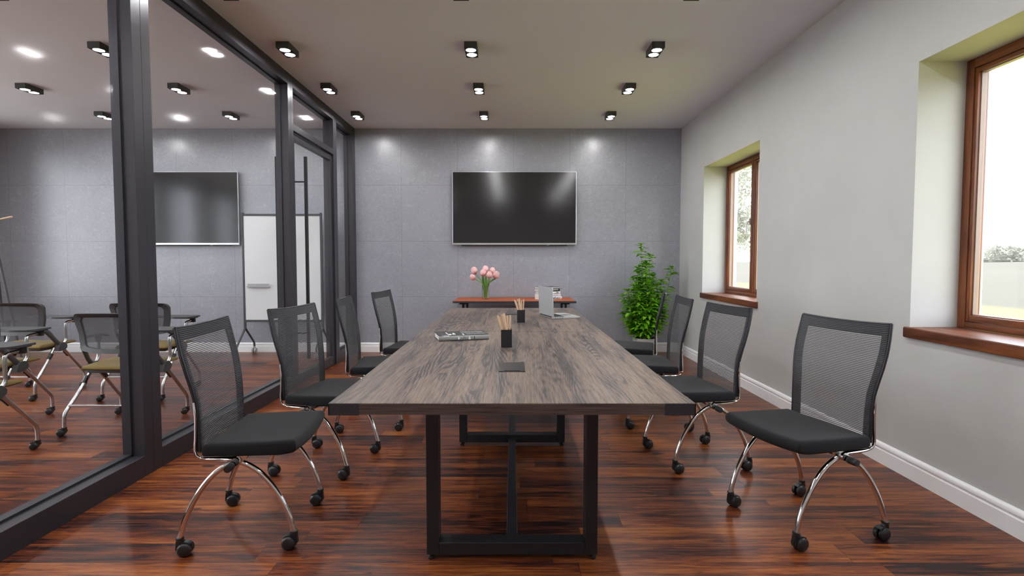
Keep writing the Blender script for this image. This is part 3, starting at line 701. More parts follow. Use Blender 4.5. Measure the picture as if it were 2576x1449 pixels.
# ------------------------------------------------------------------ tablet-arm training chair
def make_tablet_chair():
    t = thing('tablet_chair', '', 'chair', (0, 0, 0), 0, 'tablet arm chairs in the glazed classroom')
    # seat
    s = MB(); us = [0, .03, .08, .2, .35, .5, .65, .8, .9, .96, 1.]; vs_ = [-1, -.97, -.92, -.7, -.4, 0, .4, .7, .92, .97, 1.]
    top = []; bot = []
    for u in us:
        a = []; b = []
        for v in vs_:
            x = -.150 + .40 * u; y = v * (.225 + .018 * math.sin(u * 2.4)); d = min(u * .40, (1 - u) * .40, (1 - abs(v)) * .24); rd = .02
            e = rd - math.sqrt(max(0, rd * rd - (rd - min(rd, d)) ** 2))
            zt = .470 + .012 * u - .014 * max(0, u - .75) / .25 - .006 * (1 - v * v); zb = .434 + .010 * u
            e = min(e, (zt - zb) * .48); a.append((x, y, zt - e)); b.append((x, y, zb + e * .8))
        top.append(a); bot.append(b)
    s.grid(top); n1 = len(s.v); s.grid(bot); a, b = len(us), len(vs_)
    for i in range(a - 1):
        s.f += [(i * b, (i + 1) * b, n1 + (i + 1) * b, n1 + i * b), (i * b + b - 1, n1 + i * b + b - 1, n1 + (i + 1) * b + b - 1, (i + 1) * b + b - 1)]
    for j in range(b - 1):
        s.f += [(j, n1 + j, n1 + j + 1, j + 1), ((a - 1) * b + j, (a - 1) * b + j + 1, n1 + (a - 1) * b + j + 1, n1 + (a - 1) * b + j)]
    s.build('seat', M['olive'], t, ang=55)
    MB().box(-.12, .16, -.20, .20, .412, .436, .006).build('seat_pan', M['greyplastic'], t)
    # back: one loop frame plus links, and the mesh
    TX = [(.55, -.118), (.60, -.108), (.68, -.104), (.76, -.116), (.83, -.136), (.865, -.156)]
    def bp(z, y):
        return Vector((lerp(TX, z) - .045 * (1 - (y / .27) ** 2), y, z))
    loop = []
    W0, W1_, Z0, Z1 = .238, .262, .575, .848
    def corner(cy, cz, r, a0, a1, k=5): return [(cy + r * math.cos(R(a0 + (a1 - a0) * i / k)), cz + r * math.sin(R(a0 + (a1 - a0) * i / k))) for i in range(k + 1)]
    ol = corner(W1_ - .045, Z1 - .045, .045, 0, 90) + [(W1_ * .5, Z1 + .003), (0, Z1 + .004), (-W1_ * .5, Z1 + .003)] + corner(-W1_ + .045, Z1 - .045, .045, 90, 180) + [(-.250, .70)] + corner(-W0 + .035, Z0 + .035, .035, 180, 270) + [(-.12, Z0 - .012), (0, Z0 - .016), (.12, Z0 - .012)] + corner(W0 - .035, Z0 + .035, .035, -90, 0) + [(.250, .70)]
    f = MB(); ring = []
    N = len(ol); cy = 0; cz = .71
    for i in range(N + 1):
        y, z = ol[i % N]
        yi = y * (1 - .17) ; zi = cz + (z - cz) * (.80)
        p0 = bp(z, y); p1 = bp(zi, yi); d = Vector((.013, 0, 0)); back = Vector((-.020 if z > .80 else -.012, 0, 0))
        ring.append([p0 + d, p1 + d, p1 - d * .6, p0 + back, p0 + d])
    f.grid(ring)
    for sy in (1, -1):
        f.tube(spline([bp(.605, sy * .228) + Vector((.0, 0, 0)), (-.085, sy * .246, .575), (-.035, sy * .262, .505), (.012, sy * .268, .452)], 5), [.021] * 8 + [.019] * 8, 10, flat=(1.0, .75))
    f.build('back_frame', M['greyplastic'], t, ang=55)
    m = MB(); iz0, iz1, iw = cz + (Z0 - .012 - cz) * .82, cz + (Z1 - cz) * .82, .214
    k = 0; z = iz0
    while z < iz1:
        P = []
        for i in range(9):
            y = -iw + 2 * iw * i / 8; c = bp(z, y); P.append([c + Vector((0, 0, -.0011)), c + Vector((0, 0, .0011))])
        m.grid(P); z += .0038
    for i in range(110):
        y = -iw + 2 * iw * i / 109; P = []
        for j in range(7):
            c = bp(iz0 + (iz1 - iz0) * j / 6, y); P.append([c + Vector((-.001, -.0010, 0)), c + Vector((-.001, .0010, 0))])
        m.grid(P)
    m.build('back_mesh', M['greymesh'], t, smooth=False, fix=False)
    for sy in (1, -1):
        h = MB(); Mx = Matrix.Translation((0, sy * .268, 0)) @ Matrix.Rotation(R(90), 4, 'X')
        h.prism([(-.030, .402), (-.022, .432), (.002, .470), (.040, .474), (.072, .446), (.070, .420), (.040, .400), (-.01, .396)], -.022, .022, Mx)
        h.build('hub', M['greyplastic'], t, ang=25)
        fr = spline([(.045, sy * .262, .425), (.16, sy * .264, .30), (.262, sy * .265, .186), (.290, sy * .265, .150), (.297, sy * .265, .105), (.297, sy * .265, .055)], 5)
        MB().tube(fr, .0125, 12).build('leg', M['satin'], t)
        rr = spline([(-.022, sy * .240, .425), (-.12, sy * .252, .30), (-.232, sy * .262, .182), (-.258, sy * .264, .148), (-.264, sy * .265, .105), (-.264, sy * .265, .055)], 5)
        MB().tube(rr, .0125, 12).build('leg', M['satin'], t)
        for (x, a) in ((.297, 112), (-.264, 105)):
            caster(t, (x, sy * .265, 0), a, h=.058, r=.0235, mat=M['rubber'])
        cl = MB()
        for (p, q2) in (((.085, .385), (.125, .34)), ((-.06, .378), (-.095, .335))):
            cl.tube([(p[0], sy * .25, p[1]), (q2[0], sy * .25, q2[1])], .0165, 8)
        cl.build('leg_bracket', M['rubber'], t)
    MB().tube([(-.225, -.258, .202), (-.225, .258, .202)], .008, 10).build('crossbar', M['satin'], t)
    MB().tube([(.02, -.25, .425), (.02, .25, .425)], .009, 10).build('axle', M['satin'], t)
    # tablet on the right-hand side (-y)
    MB().tube(spline([(.055, -.272, .462), (.078, -.274, .490), (.080, -.274, .54), (.080, -.274, .622), (.094, -.272, .650), (.14, -.268, .657), (.212, -.262, .660)], 5), .0115, 12).build('tablet_support', M['satin'], t)
    tb = MB(); ol = []
    for (x, y) in ((.268, -.305), (.290, -.20), (.286, -.02), (.262, .125), (.225, .165), (.178, .16), (.140, .06), (.105, -.09), (.060, -.16), (.048, -.25), (.075, -.305), (.17, -.315)): ol.append((x, y, 0))
    ol2 = spline(ol + [ol[0]], 4)[:-1]
    tb.prism([(p.x, p.y) for p in ol2], .688, .702)
    to = tb.build('writing_tablet', M['greyplastic'], t)
    MB().box(.125, .245, -.300, -.18, .680, .6885, .002).build('tablet_plate', M['rubber'], to)
    MB().box(.190, .226, -.285, -.245, .640, .682, .003).build('tablet_pivot', M['rubber'], to)
    # left arm rest (+y)
    MB().tube(spline([(.055, .270, .462), (.080, .272, .495), (.086, .272, .54), (.088, .272, .636)], 5), .0115, 12).build('armrest_post', M['satin'], t)
    ar = MB(); ar.tube(spline([(-.035, .268, .664), (.04, .270, .668), (.12, .272, .664), (.185, .272, .646)], 5), [.010] + [.019] * 14 + [.011], 10, flat=(.45, 1.25)); ar.tube([(.088, .272, .610), (.088, .272, .660)], [.014, .024], 10)
    ar.build('armrest', M['greyplastic'], t)
    return t
tc = make_tablet_chair()
tsp = [
    ((-4.430, 5.005), 'olive seat tablet chair in the front row left of the thick glass partition post'),
    ((-3.312, 5.005), 'olive seat tablet chair in the front row, right of the thick partition post'),
    ((-3.945, 4.045), 'olive seat tablet chair in the second row, cut by the left edge of the picture'),
    ((-2.868, 4.052), 'olive seat tablet chair in the second row, nearest the glass partition'),
    ((-3.352, 3.222), 'olive seat tablet chair in the rear row, only its tablet and front leg in view'),
]
for i, ((x, y), lab) in enumerate(tsp):
    if i == 0: tc.location = (x, y, 0); tc.rotation_euler = (0, 0, R(90)); tc['label'] = lab
    else: dup(tc, lab, (x, y, 0), R(90))

# ------------------------------------------------------------------ televisions
def tv(label, xc):
    t = thing('television', label, 'television', (xc, YB, 1.436), 0, 'wall mounted televisions'); w = .818; h = .962
    MB().box(-w, w, -.068, -.040, .0, h, .003).build('bezel', M['silver'], t, smooth=False)
    MB().box(-w + .008, w - .008, -.0695, -.066, .026, h - .008).build('screen', M['screen'], t, smooth=False)
    b = MB(); b.box(-w + .10, w - .10, -.042, -.012, .02, h - .05, .01); b.box(-w + .12, w - .12, -.060, -.03, -.012, .02, .004)
    b.build('back_housing', M['rubber'], t, smooth=False)
    MB().box(-.3, .3, -.014, 0, .2, .7).build('wall_mount', M['blacksteel'], t, smooth=False)
    MB().box(.43, .46, -.066, -.05, -.006, .002, .001).build('sensor', M['tray'], t, smooth=False)
tv('black wall mounted television over the low cherry table with tulips', .031)
tv('black wall mounted television behind the glass beside the whiteboard', -4.425)

# ------------------------------------------------------------------ mobile whiteboard
wb = thing('mobile_whiteboard', 'white board on a dark wheeled stand behind the glass door', 'whiteboard', (-2.932, 7.02, 0))
hw = .494
MB().box(-hw + .01, hw - .01, -.008, .008, .462, 1.805).build('panel', M['board'], wb, smooth=False)
f = MB()
for sx in (-1, 1): f.box(*sorted((sx * (hw - .008), sx * (hw + .016))), -.014, .014, .36, 1.835, .003)
f.box(-hw + .008, hw - .008, -.012, .012, 1.795, 1.822, .002); f.box(-hw + .008, hw - .008, -.012, .012, .440, .470, .002)
f.build('frame', M['greyplastic'], wb, smooth=False)
for sx in (-1, 1):
    x = sx * (hw + .004)
    for sy in (-1, 1):
        MB().tube(spline([(x, 0, .375), (x, sy * .03, .335), (x, sy * .20, .178), (x, sy * .236, .135), (x, sy * .24, .09)], 5), .013, 10).build('leg', M['greyplastic'], wb)
        c = MB(); c.lathe([(.006, .095), (.014, .090), (.014, .066), (.010, .058)], Matrix.Translation((x, sy * .24, 0)), 12)
        for q in (-.016, .016): c.lathe([(.016, -.010), (.034, -.008), (.034, .008), (.016, .010)], Matrix.Translation((x + q, sy * .24 , .034)) @ Matrix.Rotation(R(90), 4, 'Y'), 20)
        c.build('caster', M['tray'], wb)
tr = MB(); tr.box(-.435, -.165, -.045, -.008, .888, .894, .001); tr.box(-.435, -.165, -.046, -.040, .888, .935, .001); tr.box(-.450, -.435, -.040, -.020, .890, .903)
tr.build('pen_tray', M['tray'], wb, smooth=False)

# ------------------------------------------------------------------ tripod stand at the far left
ts = thing('tripod_stand', 'thin dark tripod stand with a wooden tipped bar, behind the classroom chairs', 'tripod', (-5.93, 6.30, 0))
for ax, ay in ((.275, 0.0), (-.15, .26), (-.15, -.26)):
    MB().tube([(ax * .10, ay * .10, 1.36), (ax, ay, .004)], [.013, .010], 8).build('leg', M['greyplastic'], ts)
MB().tube([(0, 0, .95), (0, 0, 1.66)], .012, 10).build('column', M['greyplastic'], ts)
MB().lathe([(.03, 1.32), (.038, 1.34), (.038, 1.40), (.03, 1.42)], None, 14).build('collar', M['rubber'], ts)
MB().tube([(-.20, 0, 1.640), (.085, 0, 1.700)], .013, 10).build('bar', M['rubber'], ts)
MB().tube([(.082, 0, 1.6995), (.216, 0, 1.728)], .0105, 10).build('wooden_tip', M['dowel'], ts)

# ------------------------------------------------------------------ low cherry table at the tiled wall
co = thing('console_table', 'narrow cherry topped side table with black legs against the tiled wall', 'table', (.031, 6.97, 0))
MB().box(-.742, .742, -.338, .338, .724, .740, .002).build('table_top', M['console'], co, smooth=False)
MB().box(-.750, .750, -.345, .345, .712, .7375, .004).build('edge_band', M['shell'], co, smooth=False)
for sx in (-1, 1):
    l = MB()
    for q in (.60, .652): l.box(*sorted((sx * q - .013, sx * q + .013)), -.03, .03, .03, .715, .003)
    l.box(*sorted((sx * .58, sx * .675)), -.28, .28, .0, .035, .008); l.box(*sorted((sx * .57, sx * .68)), -.24, .24, .690, .712, .003)
    l.build('leg', M['blacksteel'], co, smooth=False)

# ------------------------------------------------------------------ tulips in a vase
VX, VY = -.336, 6.96
va = thing('glass_vase', 'clear glass vase of pink tulips on the cherry side table', 'vase', (VX, VY, .740))
pr = [(.046, 0), (.048, .004), (.0555, .172)]
inn = [(.0535, .172), (.0455, .012), (.002, .011)]
v = MB(); n = 32
full = pr + inn
vs = [(r_ * math.cos(2 * math.pi * k / n), r_ * math.sin(2 * math.pi * k / n), z_) for r_, z_ in full for k in range(n)]
v.add(vs, [(i * n + k, i * n + (k + 1) % n, (i + 1) * n + (k + 1) % n, (i + 1) * n + k) for i in range(len(full) - 1) for k in range(n)] + [tuple(range(n))])
v.build('vessel', M['vase'], va, ang=40)
MB().lathe([(.0450, .013), (.0498, .105), (.001, .105)], None, 28).build('water', M['water'], va)
def tulip(label, bx, bz, by, size, tilt, foot, leafdef=None, seed=0):
    t = thing('tulip', label, 'flower', (VX, VY, .753), 0, 'pink tulips in the glass vase')
    zb = bz - .753; top = Vector((bx - VX, by, zb - .028 * size))
    foot = Vector((foot[0], foot[1], .002))
    nk = Vector((foot.x * .2 + top.x * .16, foot.y * .3 + top.y * .2, .155))
    pts = spline([foot, nk, nk.lerp(top, .55) + Vector((-.18 * top.x * .3, 0, .01)), top], 6)
    MB().tube(pts, .0042, 8).build('stem', M['tulipstem'], t)
    p = MB(); rnd = random.Random(seed)
    prof = [(.002, 0), (.014, .004), (.0235, .014), (.0270, .027), (.0262, .040), (.0215, .052), (.0120, .062), (.0012, .066)]
    for ringi, (sc, a0) in enumerate(((1.0, 0), (.90, 60))):
        for k in range(3):
            A = R(a0 + 120 * k + seed * 37); P = []
            for i, (r_, z_) in enumerate(prof):
                u = i / (len(prof) - 1); wd = R(66) * math.sin(min(1, u * 1.25 + .12) * math.pi * .86) + R(6)
                row = []
                for j in range(7):
                    q = (j / 6 - .5) * 2; rr = r_ * sc * (1 - .10 * q * q * (1 - u)) + .0012 * (1 - q * q)
                    row.append(Vector((rr * math.cos(A + wd * q), rr * math.sin(A + wd * q), z_ - .006 * q * q * u)) * size)
                P.append(row)
            p.grid(P)
    o = p.build('bloom', M['petal'], t, fix=False, ang=70); o.location = top
    d = Vector(tilt); o.rotation_euler = Vector((0, 0, 1)).rotation_difference(d.normalized()).to_euler()
    if leafdef:
        l = MB(); tip = Vector(leafdef[0]); w = leafdef[1]; base = foot + Vector((0, -.004, .01)); mid = Vector(leafdef[2]); P = []
        c = spline([base, mid, tip], 8); side = Vector((.85, .5, 0)).normalized() if len(leafdef) < 4 else Vector(leafdef[3])
        for i, q in enumerate(c):
            u = i / (len(c) - 1); ww = w * (math.sin(min(1, u * .9 + .12) * math.pi) ** .8) + .001
            P.append([q - side * ww, q + Vector((0, .25 * ww, -.2 * ww)), q + side * ww])
        l.grid(P); l.build('leaf', M['tulipgreen'], t, fix=False, ang=70)
    return t
tulip('pink tulip at the upper left of the vase', -.465, 1.098, .01, 1.51, (-.28, -.2, 1), (-.018, .0), None, 1)
tulip('pink tulip hanging lowest at the left of the vase', -.470, 1.028, -.03, 1.28, (-.75, -.55, .8), (-.024, -.01), None, 2)
tulip('pink tulip standing tallest at the back of the vase', -.343, 1.112, .035, 1.51, (.05, .1, 1), (.0, .02), ((-.040, .03, .318), .018, (-.030, .02, .17)), 3)
tulip('pink tulip at the front middle of the vase, facing the table', -.362, 1.072, -.035, 1.43, (-.04, -.45, 1), (-.006, -.02), ((.012, -.02, .285), .014, (.0, -.01, .15)), 4)
tulip('pink tulip behind the right pair in the vase', -.258, 1.092, .075, 1.43, (.15, .0, 1), (.014, .012), ((.062, .0, .25), .013, (.03, .0, .15)), 5)
tulip('pink tulip just right of centre in the vase, opening forward', -.288, 1.050, -.072, 1.43, (.1, -.5, 1), (.012, -.014), None, 6)
tulip('pink tulip furthest right in the vase, above the drooping leaf', -.222, 1.048, .0, 1.56, (.5, -.35, 1), (.022, .0), ((.165, .0, .262), .012, (.055, .0, .190), (.35, .5, .8)), 7)

# ------------------------------------------------------------------ books
def text_mesh(parent, txt, mat, loc, rot, size, name='lettering', ext=.0003, bold=0.0):
    cu = bpy.data.curves.new(name, 'FONT'); cu.body = txt; cu.size = size; cu.extrude = ext; cu.align_x = 'CENTER'; cu.align_y = 'CENTER'; cu.offset = bold
    tmp = bpy.data.objects.new('tmp', cu); COL.objects.link(tmp)
    dg = bpy.context.evaluated_depsgraph_get(); me = bpy.data.meshes.new_from_object(tmp.evaluated_get(dg))
    bpy.data.objects.remove(tmp); me.materials.clear(); me.materials.append(mat)
    o = bpy.data.objects.new(name, me); COL.objects.link(o); o.parent = parent; o.location = loc; o.rotation_euler = rot
    return o
def book(label, loc, rz, w, d, h, cov, spine, group=None, name='book'):
    """w along the spine (x), d depth (y), spine at y=0 facing -y"""
    t = thing(name, label, 'book', loc, rz, group); c = .0022
    b = MB(); b.box(0, w, .004, d, 0, c); b.box(0, w, .004, d, h - c, h); b.build('cover', cov, t, smooth=False)
    P = []
    for x in (0, w): P.append([(x, .006, 0), (x, .001, h * .12), (x, -.0015, h * .3), (x, -.002, h * .5), (x, -.0015, h * .7), (x, .001, h * .88), (x, .006, h), (x, .010, h), (x, .010, 0), (x, .006, 0)])
    s = MB().grid(P); s.f += [tuple(range(9)), tuple(range(10, 19))[::-1]]
    so = s.build('spine', spine, t, ang=40)
    MB().box(.004, w - .004, .008, d - .005, c, h - c).build('pages', M['paper'], t, smooth=False)
    return t, so
bk, so = book('grey spined book lying on the conference table with 1984 on its spine', (-.4285, 3.197, .7508), R(15.6), .302, .200, .031, M['bookblack'], M['bookgrey'])
for ch_, x, mt in (('4', .119, 'ink'), ('8', .150, 'inkgrey'), ('9', .183, 'ink'), ('1', .212, 'inkdark')):
    text_mesh(so, ch_, M[mt], (x, -.0026, .0155), (R(90), R(180), 0), .026, 'digit', bold=.0006)
a = MB(); a.box(.028, .062, -.0022, .004, .0262, .0312); a.box(.020, .026, .001, .010, .031, .0314); a.build('spine_mark', M['ink'], so, smooth=False)
pr = MB(); rnd = random.Random(8)
pr.box(.060, .066, .060, .150, .031, .0313); pr.box(.064, .082, .030, .072, .031, .0313); pr.box(.100, .106, .080, .120, .031, .0313); pr.box(.090, .108, .045, .080, .031, .0313); pr.box(.148, .156, .02, .062, .031, .0313)
pr.build('cover_print', M['ink'], bk, smooth=False)
pg = MB()
for i in range(13):
    x = .155 + .0105 * i
    for (y0, y1) in ((.03, .085), (.10, .178)):
        if rnd.random() < .94: pg.box(x, x + .0065, y0 + rnd.uniform(0, .02), y1 - rnd.uniform(0, .02), .031, .0313)
pg.build('cover_text', M['inkgrey'], bk, smooth=False)
zb = .740; sx0, sy0 = .417, 6.80
stack = [('bottom book of the stack on the cherry table, black and white patterned spine', .000, .0, .285, .034, 'bookwhite', 'bookwhite', 0),
         ('second book from the bottom of the stack, white spine with a thin text line', .004, .012, .268, .034, 'bookwhite', 'bookwhite', 1),
         ('middle book of the stack on the cherry table, grey and white', .006, .016, .245, .031, 'bookgrey', 'bookwhite', 2),
         ('fourth book of the stack on the cherry table, black spine with white lettering', .002, .012, .256, .031, 'bookblack', 'bookblack', 3),
         ('top book of the stack on the cherry table, grey spine with white dots', -.004, -.006, .292, .026, 'bookblack', 'bookgrey', 4)]
for lab, dx, dy, w, h, cov, sp, k in stack:
    b, so = book(lab, (sx0 + dx, sy0 + dy, zb), R(40 + (0, 1.5, -1, 2, -1.5)[k]), w, .205, h, M[cov], M[sp], 'books stacked on the cherry table')
    m = MB(); rnd = random.Random(20 + k)
    if k == 0:
        for i in range(11):
            x = .115 + .014 * i; m.box(x, x + rnd.uniform(.006, .012), -.0027, .0, rnd.uniform(.004, .012), rnd.uniform(.018, .030))
        m.build('spine_pattern', M['inkdark'], so, smooth=False)
    elif k == 1:
        for i in range(9): m.box(.115 + .011 * i, .123 + .011 * i, -.0026, 0, .014, .018)
        m.build('lettering', M['inkdark'], so, smooth=False)
    elif k == 2: m.box(.14, .213, -.0026, 0, .004, .011); m.box(.175, .213, -.0026, 0, .011, .027); m.build('spine_band', M['inkgrey'], so, smooth=False)
    elif k == 3:
        for i in range(7): m.box(.125 + .015 * i, .134 + .015 * i, -.0027, 0, .014, .027)
        m.build('lettering', M['ink'], so, smooth=False)
    else:
        for x in (.085, .112): m.lathe([(.007, 0), (.007, .0014)], Matrix.Translation((x, -.0012, .013)) @ Matrix.Rotation(R(90), 4, 'X'), 14)
        m.box(.02, .07, -.0027, 0, .011, .016); m.build('spine_mark', M['ink'], so, smooth=False)
    zb += h + .0004

# ------------------------------------------------------------------ pencil cups and pencils
def cup(label, x, y, pens, gp):
    t = thing('pencil_cup', label, 'pencil cup', (x, y, .75), 0, 'black pencil cups on the table'); h = .097; w = .0295; k = .0025
    b = MB(); b.box(-w, w, -w, w, 0, .004)
    for a in ((-w, -w + k, -w, w), (w - k, w, -w, w), (-w + k, w - k, -w, -w + k), (-w + k, w - k, w - k, w)): b.box(*a, .004, h)
    b.build('body', M['cup'], t, smooth=False)
    for lab, (bx, by), (tx, tz, ty) in pens:
        p = thing('pencil', lab, 'pencil', (x + bx, y + by, .7545), 0, gp)
        d = Vector((tx - bx, ty - by, tz)).normalized(); Lp = tz / d.z
        Mq = Vector((0, 0, 1)).rotation_difference(d).to_matrix().to_4x4()
        MB().lathe([(.0050, 0), (.0050, Lp - .004), (.0042, Lp)], Mq, 6).build('shaft', M['pencil'], p, smooth=False)
        MB().lathe([(.0014, Lp - .0002), (.0014, Lp + .0004)], Mq, 6).build('lead', M['inkdark'], p, smooth=False)
def pens(where):
    return [('pencil leaning furthest left in the %s' % where, (.006, -.004), (-.050, .168, .0)),
            ('shorter pencil just behind the leftmost one in the %s' % where, (.004, .010), (-.040, .160, .012)),
            ('pencil second tallest in the middle of the %s' % where, (.010, .006), (-.026, .174, .006)),
            ('tallest pencil in the middle of the %s' % where, (.012, -.012), (-.014, .181, -.006)),
            ('pencil right of the tallest one in the %s' % where, (.004, .000), (.004, .167, .003)),
            ('pencil leaning furthest right in the %s' % where, (.012, .008), (.021, .170, .012))]
cup('square black pencil cup nearest the camera, beside the grey book', -.030, 3.0005, pens('nearer black cup'), 'pencils in the nearer cup')
cup('square black pencil cup beside the open laptop', .0695, 4.2165, pens('black cup beside the laptop')[:], 'pencils in the farther cup')

# ------------------------------------------------------------------ laptop
lt = thing('laptop', 'open silver laptop at the far right end of the conference table', 'laptop', (.329, 4.440, .7505), R(16))
Wd, Dp = .352, .246    # width along local y, depth along local x
def rr(x0, x1, y0, y1, r, k=4):
    o = []
    for cx, cy, a in ((x1 - r, y1 - r, 0), (x0 + r, y1 - r, 90), (x0 + r, y0 + r, 180), (x1 - r, y0 + r, 270)):
        o += [(cx + r * math.cos(R(a + 90 * i / k)), cy + r * math.sin(R(a + 90 * i / k))) for i in range(k + 1)]
    return o
MB().prism(rr(.004, Dp, 0, Wd, .010), .002, .014).build('base', M['alu'], lt, ang=30)
kb = MB()
for r_ in range(5):
    for c_ in range(13): kb.box(.034 + .019 * r_, .050 + .019 * r_, .036 + .0217 * c_, .055 + .0217 * c_, .0138, .0149)
kb.build('keyboard', M['keys'], lt, smooth=False)
MB().prism(rr(.150, .228, .118, .234, .003), .0139, .0144).build('trackpad', M['silver'], lt, ang=30)
MB().tube([(.006, .03, .013), (.006, Wd - .03, .013)], .0055, 10).build('hinge', M['shell'], lt)
pt = MB()
for i in range(4): pt.box(.020 + .020 * i, .032 + .020 * i, -.0004, .002, .006, .0095)
pt.build('ports', M['keys'], lt, smooth=False)
ld = MB(); ld.prism(rr(0, .243, 0, Wd, .010), -.0065, 0)
lid = ld.build('lid', M['alu'], lt, loc=(.0065, 0, .0125), ang=30); lid.rotation_euler = (0, R(-92.5), 0)
MB().prism(rr(.006, .237, .006, Wd - .006, .006), -.0069, -.0064).build('screen', M['screen'], lid, ang=30)
MB().box(-.0004, 0, 0, 0, 0, 0) if False else None

# ------------------------------------------------------------------ potted plant
PX, PY = 1.695, 6.945
pl = thing('potted_plant', 'tall bright green leafy plant in a pale pot in the far corner', 'plant', (PX, PY, 0))
p = MB(); full = [(.105, 0), (.112, .008), (.158, .242), (.160, .250), (.150, .250), (.146, .222), (.01, .222)]; n = 36
vs = [(r_ * math.cos(2 * math.pi * k / n), r_ * math.sin(2 * math.pi * k / n), z_) for r_, z_ in full for k in range(n)]
p.add(vs, [(i * n + k, i * n + (k + 1) % n, (i + 1) * n + (k + 1) % n, (i + 1) * n + k) for i in range(len(full) - 1) for k in range(n)] + [tuple(range(n))])
p.build('pot', M['pot'], pl, ang=40)
MB().lathe([(.147, .218), (.147, .230), (.06, .236), (.002, .238)], None, 28).build('soil', M['soil'], pl)
rnd = random.Random(12); st = MB(); lf = MB()
def leaf(base, d, Ln, w):
    d = d.normalized(); side = d.cross(Vector((0, 0, 1)))
    side = side.normalized() if side.length > .05 else Vector((1, 0, 0))
    side = (side + Vector((rnd.uniform(-.3, .3), rnd.uniform(-.3, .3), rnd.uniform(-.45, .45)))).normalized(); up = side.cross(d).normalized(); P = []
    for i in range(8):
        u = i / 7; c = base + d * Ln * u + Vector((0, 0, -1)) * Ln * .34 * u * u
        ww = w * (math.sin(math.pi * min(1, u ** .8 * .97 + .02)) ** .9) + .0006
        P.append([c - side * ww + up * ww * .35, c, c + side * ww + up * ww * .35])
    lf.grid(P)
tips = [(1.633, 0, 1.415), (1.745, .02, 1.285), (1.585, -.02, 1.12), (2.020, .0, 1.13), (1.555, .05, .985), (1.400, -.03, .775), (1.80, .03, 1.03), (1.69, -.08, 1.10), (1.93, .06, .80), (1.50, .10, .72),
        (1.66, .12, .95), (1.76, -.12, .86), (1.60, -.14, .80), (1.87, -.10, .66), (1.48, -.10, .62), (1.95, .02, .56), (1.70, .16, .74), (1.55, .14, .60), (1.82, .14, .70), (1.66, -.18, .60), (1.42, .05, .54),
        (1.70, .02, 1.20), (1.61, .08, 1.06), (1.76, .10, .98), (1.55, -.06, .88), (1.84, -.04, .92), (1.72, -.16, .96), (1.47, .02, .84), (1.90, .04, .96)]
for i, (tx, ty, tz) in enumerate(tips):
    a = rnd.random() * 6.28; b = Vector((rnd.uniform(-.06, .06), rnd.uniform(-.06, .06), .22)); tp = Vector((tx - PX, ty * .8, tz))
    mid = b.lerp(tp, .5) + Vector(((tp.x - b.x) * .10 + rnd.uniform(-.015, .015), rnd.uniform(-.02, .02), -.03))
    c = spline([b, mid, tp], 14); n = len(c)
    st.tube(c, [.0065 - .0040 * k / n for k in range(n)], 6)
    Ls = sum((c[k + 1] - c[k]).length for k in range(n - 1)); step = .0112; acc = 0; ang = rnd.random() * 6.28; nxt = .09
    for k in range(n - 1):
        acc += (c[k + 1] - c[k]).length
        while acc > nxt:
            u = nxt / Ls; fill = .6 if (tz > 1.1 and .45 < u < .88) else 1.0
            if rnd.random() < fill * .95:
                dirn = Vector((math.cos(ang), .85 * math.sin(ang), rnd.uniform(-.05, .55) + .5 * max(0, u - .8)))
                leaf(c[k].lerp(c[k + 1], .5), dirn, rnd.uniform(.090, .140) * (1 - .12 * u), rnd.uniform(.018, .028) * (1 - .1 * u))
            ang += 2.4 + rnd.uniform(-.4, .4); nxt += step * rnd.uniform(.7, 1.3)
    for q in range(5):
        aa = q * 1.26 + a; leaf(tp, Vector((math.cos(aa) * .8, math.sin(aa) * .8, .9)), rnd.uniform(.06, .09), .016)
for i in range(110):   # low skirt of leaves round the rim
    a = rnd.random() * 6.28; r_ = rnd.uniform(.05, .15); z_ = rnd.uniform(.27, .46)
    leaf(Vector((r_ * math.cos(a), r_ * math.sin(a), z_)), Vector((math.cos(a), math.sin(a), rnd.uniform(-.1, .5))), rnd.uniform(.09, .14), rnd.uniform(.016, .025))
st.build('stems', M['stem'], pl)
lf.v = [(x, min(y, YB - PY - .012), z) for x, y, z in lf.v]
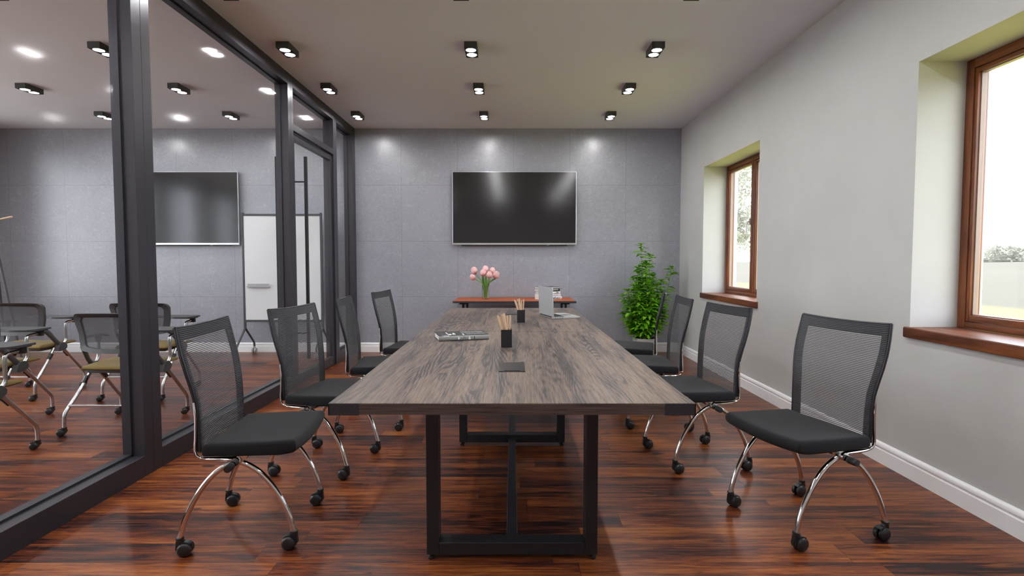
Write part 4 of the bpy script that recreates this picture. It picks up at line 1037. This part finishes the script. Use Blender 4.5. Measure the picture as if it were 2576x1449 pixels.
lf.build('foliage', M['leaf'], pl, fix=False, ang=70)

# ------------------------------------------------------------------ sky
w = bpy.data.worlds.new('overcast'); bpy.context.scene.world = w; w.use_nodes = True; nt = w.node_tree; nt.nodes.clear()
out = nt.nodes.new('ShaderNodeOutputWorld'); bg = nt.nodes.new('ShaderNodeBackground'); tcn = nt.nodes.new('ShaderNodeTexCoord'); no = nt.nodes.new('ShaderNodeTexNoise'); cr = nt.nodes.new('ShaderNodeValToRGB'); mp = nt.nodes.new('ShaderNodeMapping')
mp.inputs['Scale'].default_value = (1, 1, 2.6); no.inputs['Scale'].default_value = 2.4; no.inputs['Detail'].default_value = 5
nt.links.new(tcn.outputs['Generated'], mp.inputs[0]); nt.links.new(mp.outputs[0], no.inputs['Vector']); nt.links.new(no.outputs[0], cr.inputs[0])
cr.color_ramp.elements[0].position = .36; cr.color_ramp.elements[0].color = (.72, .765, .90, 1); cr.color_ramp.elements[1].position = .62; cr.color_ramp.elements[1].color = (.90, .925, 1.0, 1)
nt.links.new(cr.outputs[0], bg.inputs[0]); bg.inputs[1].default_value = 4.7; nt.links.new(bg.outputs[0], out.inputs[0])

# ------------------------------------------------------------------ camera and view
cd = bpy.data.cameras.new('camera'); cam = bpy.data.objects.new('camera', cd); COL.objects.link(cam)
cd.sensor_fit = 'HORIZONTAL'; cd.sensor_width = 36.0; cd.lens = 36.0 * 1380 / 2576; cd.clip_start = .05; cd.clip_end = 500
cam.location = (0, 0, 1.22); cam.rotation_euler = (R(90) - math.atan((724.5 - 657.2) / 1380), 0, 0)
sc = bpy.context.scene; sc.camera = cam
sc.view_settings.view_transform = 'Standard'; sc.view_settings.look = 'None'; sc.view_settings.gamma = 1; sc.view_settings.use_curve_mapping = False
sc.view_settings.exposure = 1.02
cy = sc.cycles
cy.use_denoising = True; cy.max_bounces = 10; cy.diffuse_bounces = 4; cy.glossy_bounces = 4; cy.transparent_max_bounces = 16
cy.caustics_reflective = False; cy.caustics_refractive = False; cy.sample_clamp_indirect = 6.0; cy.use_light_tree = True
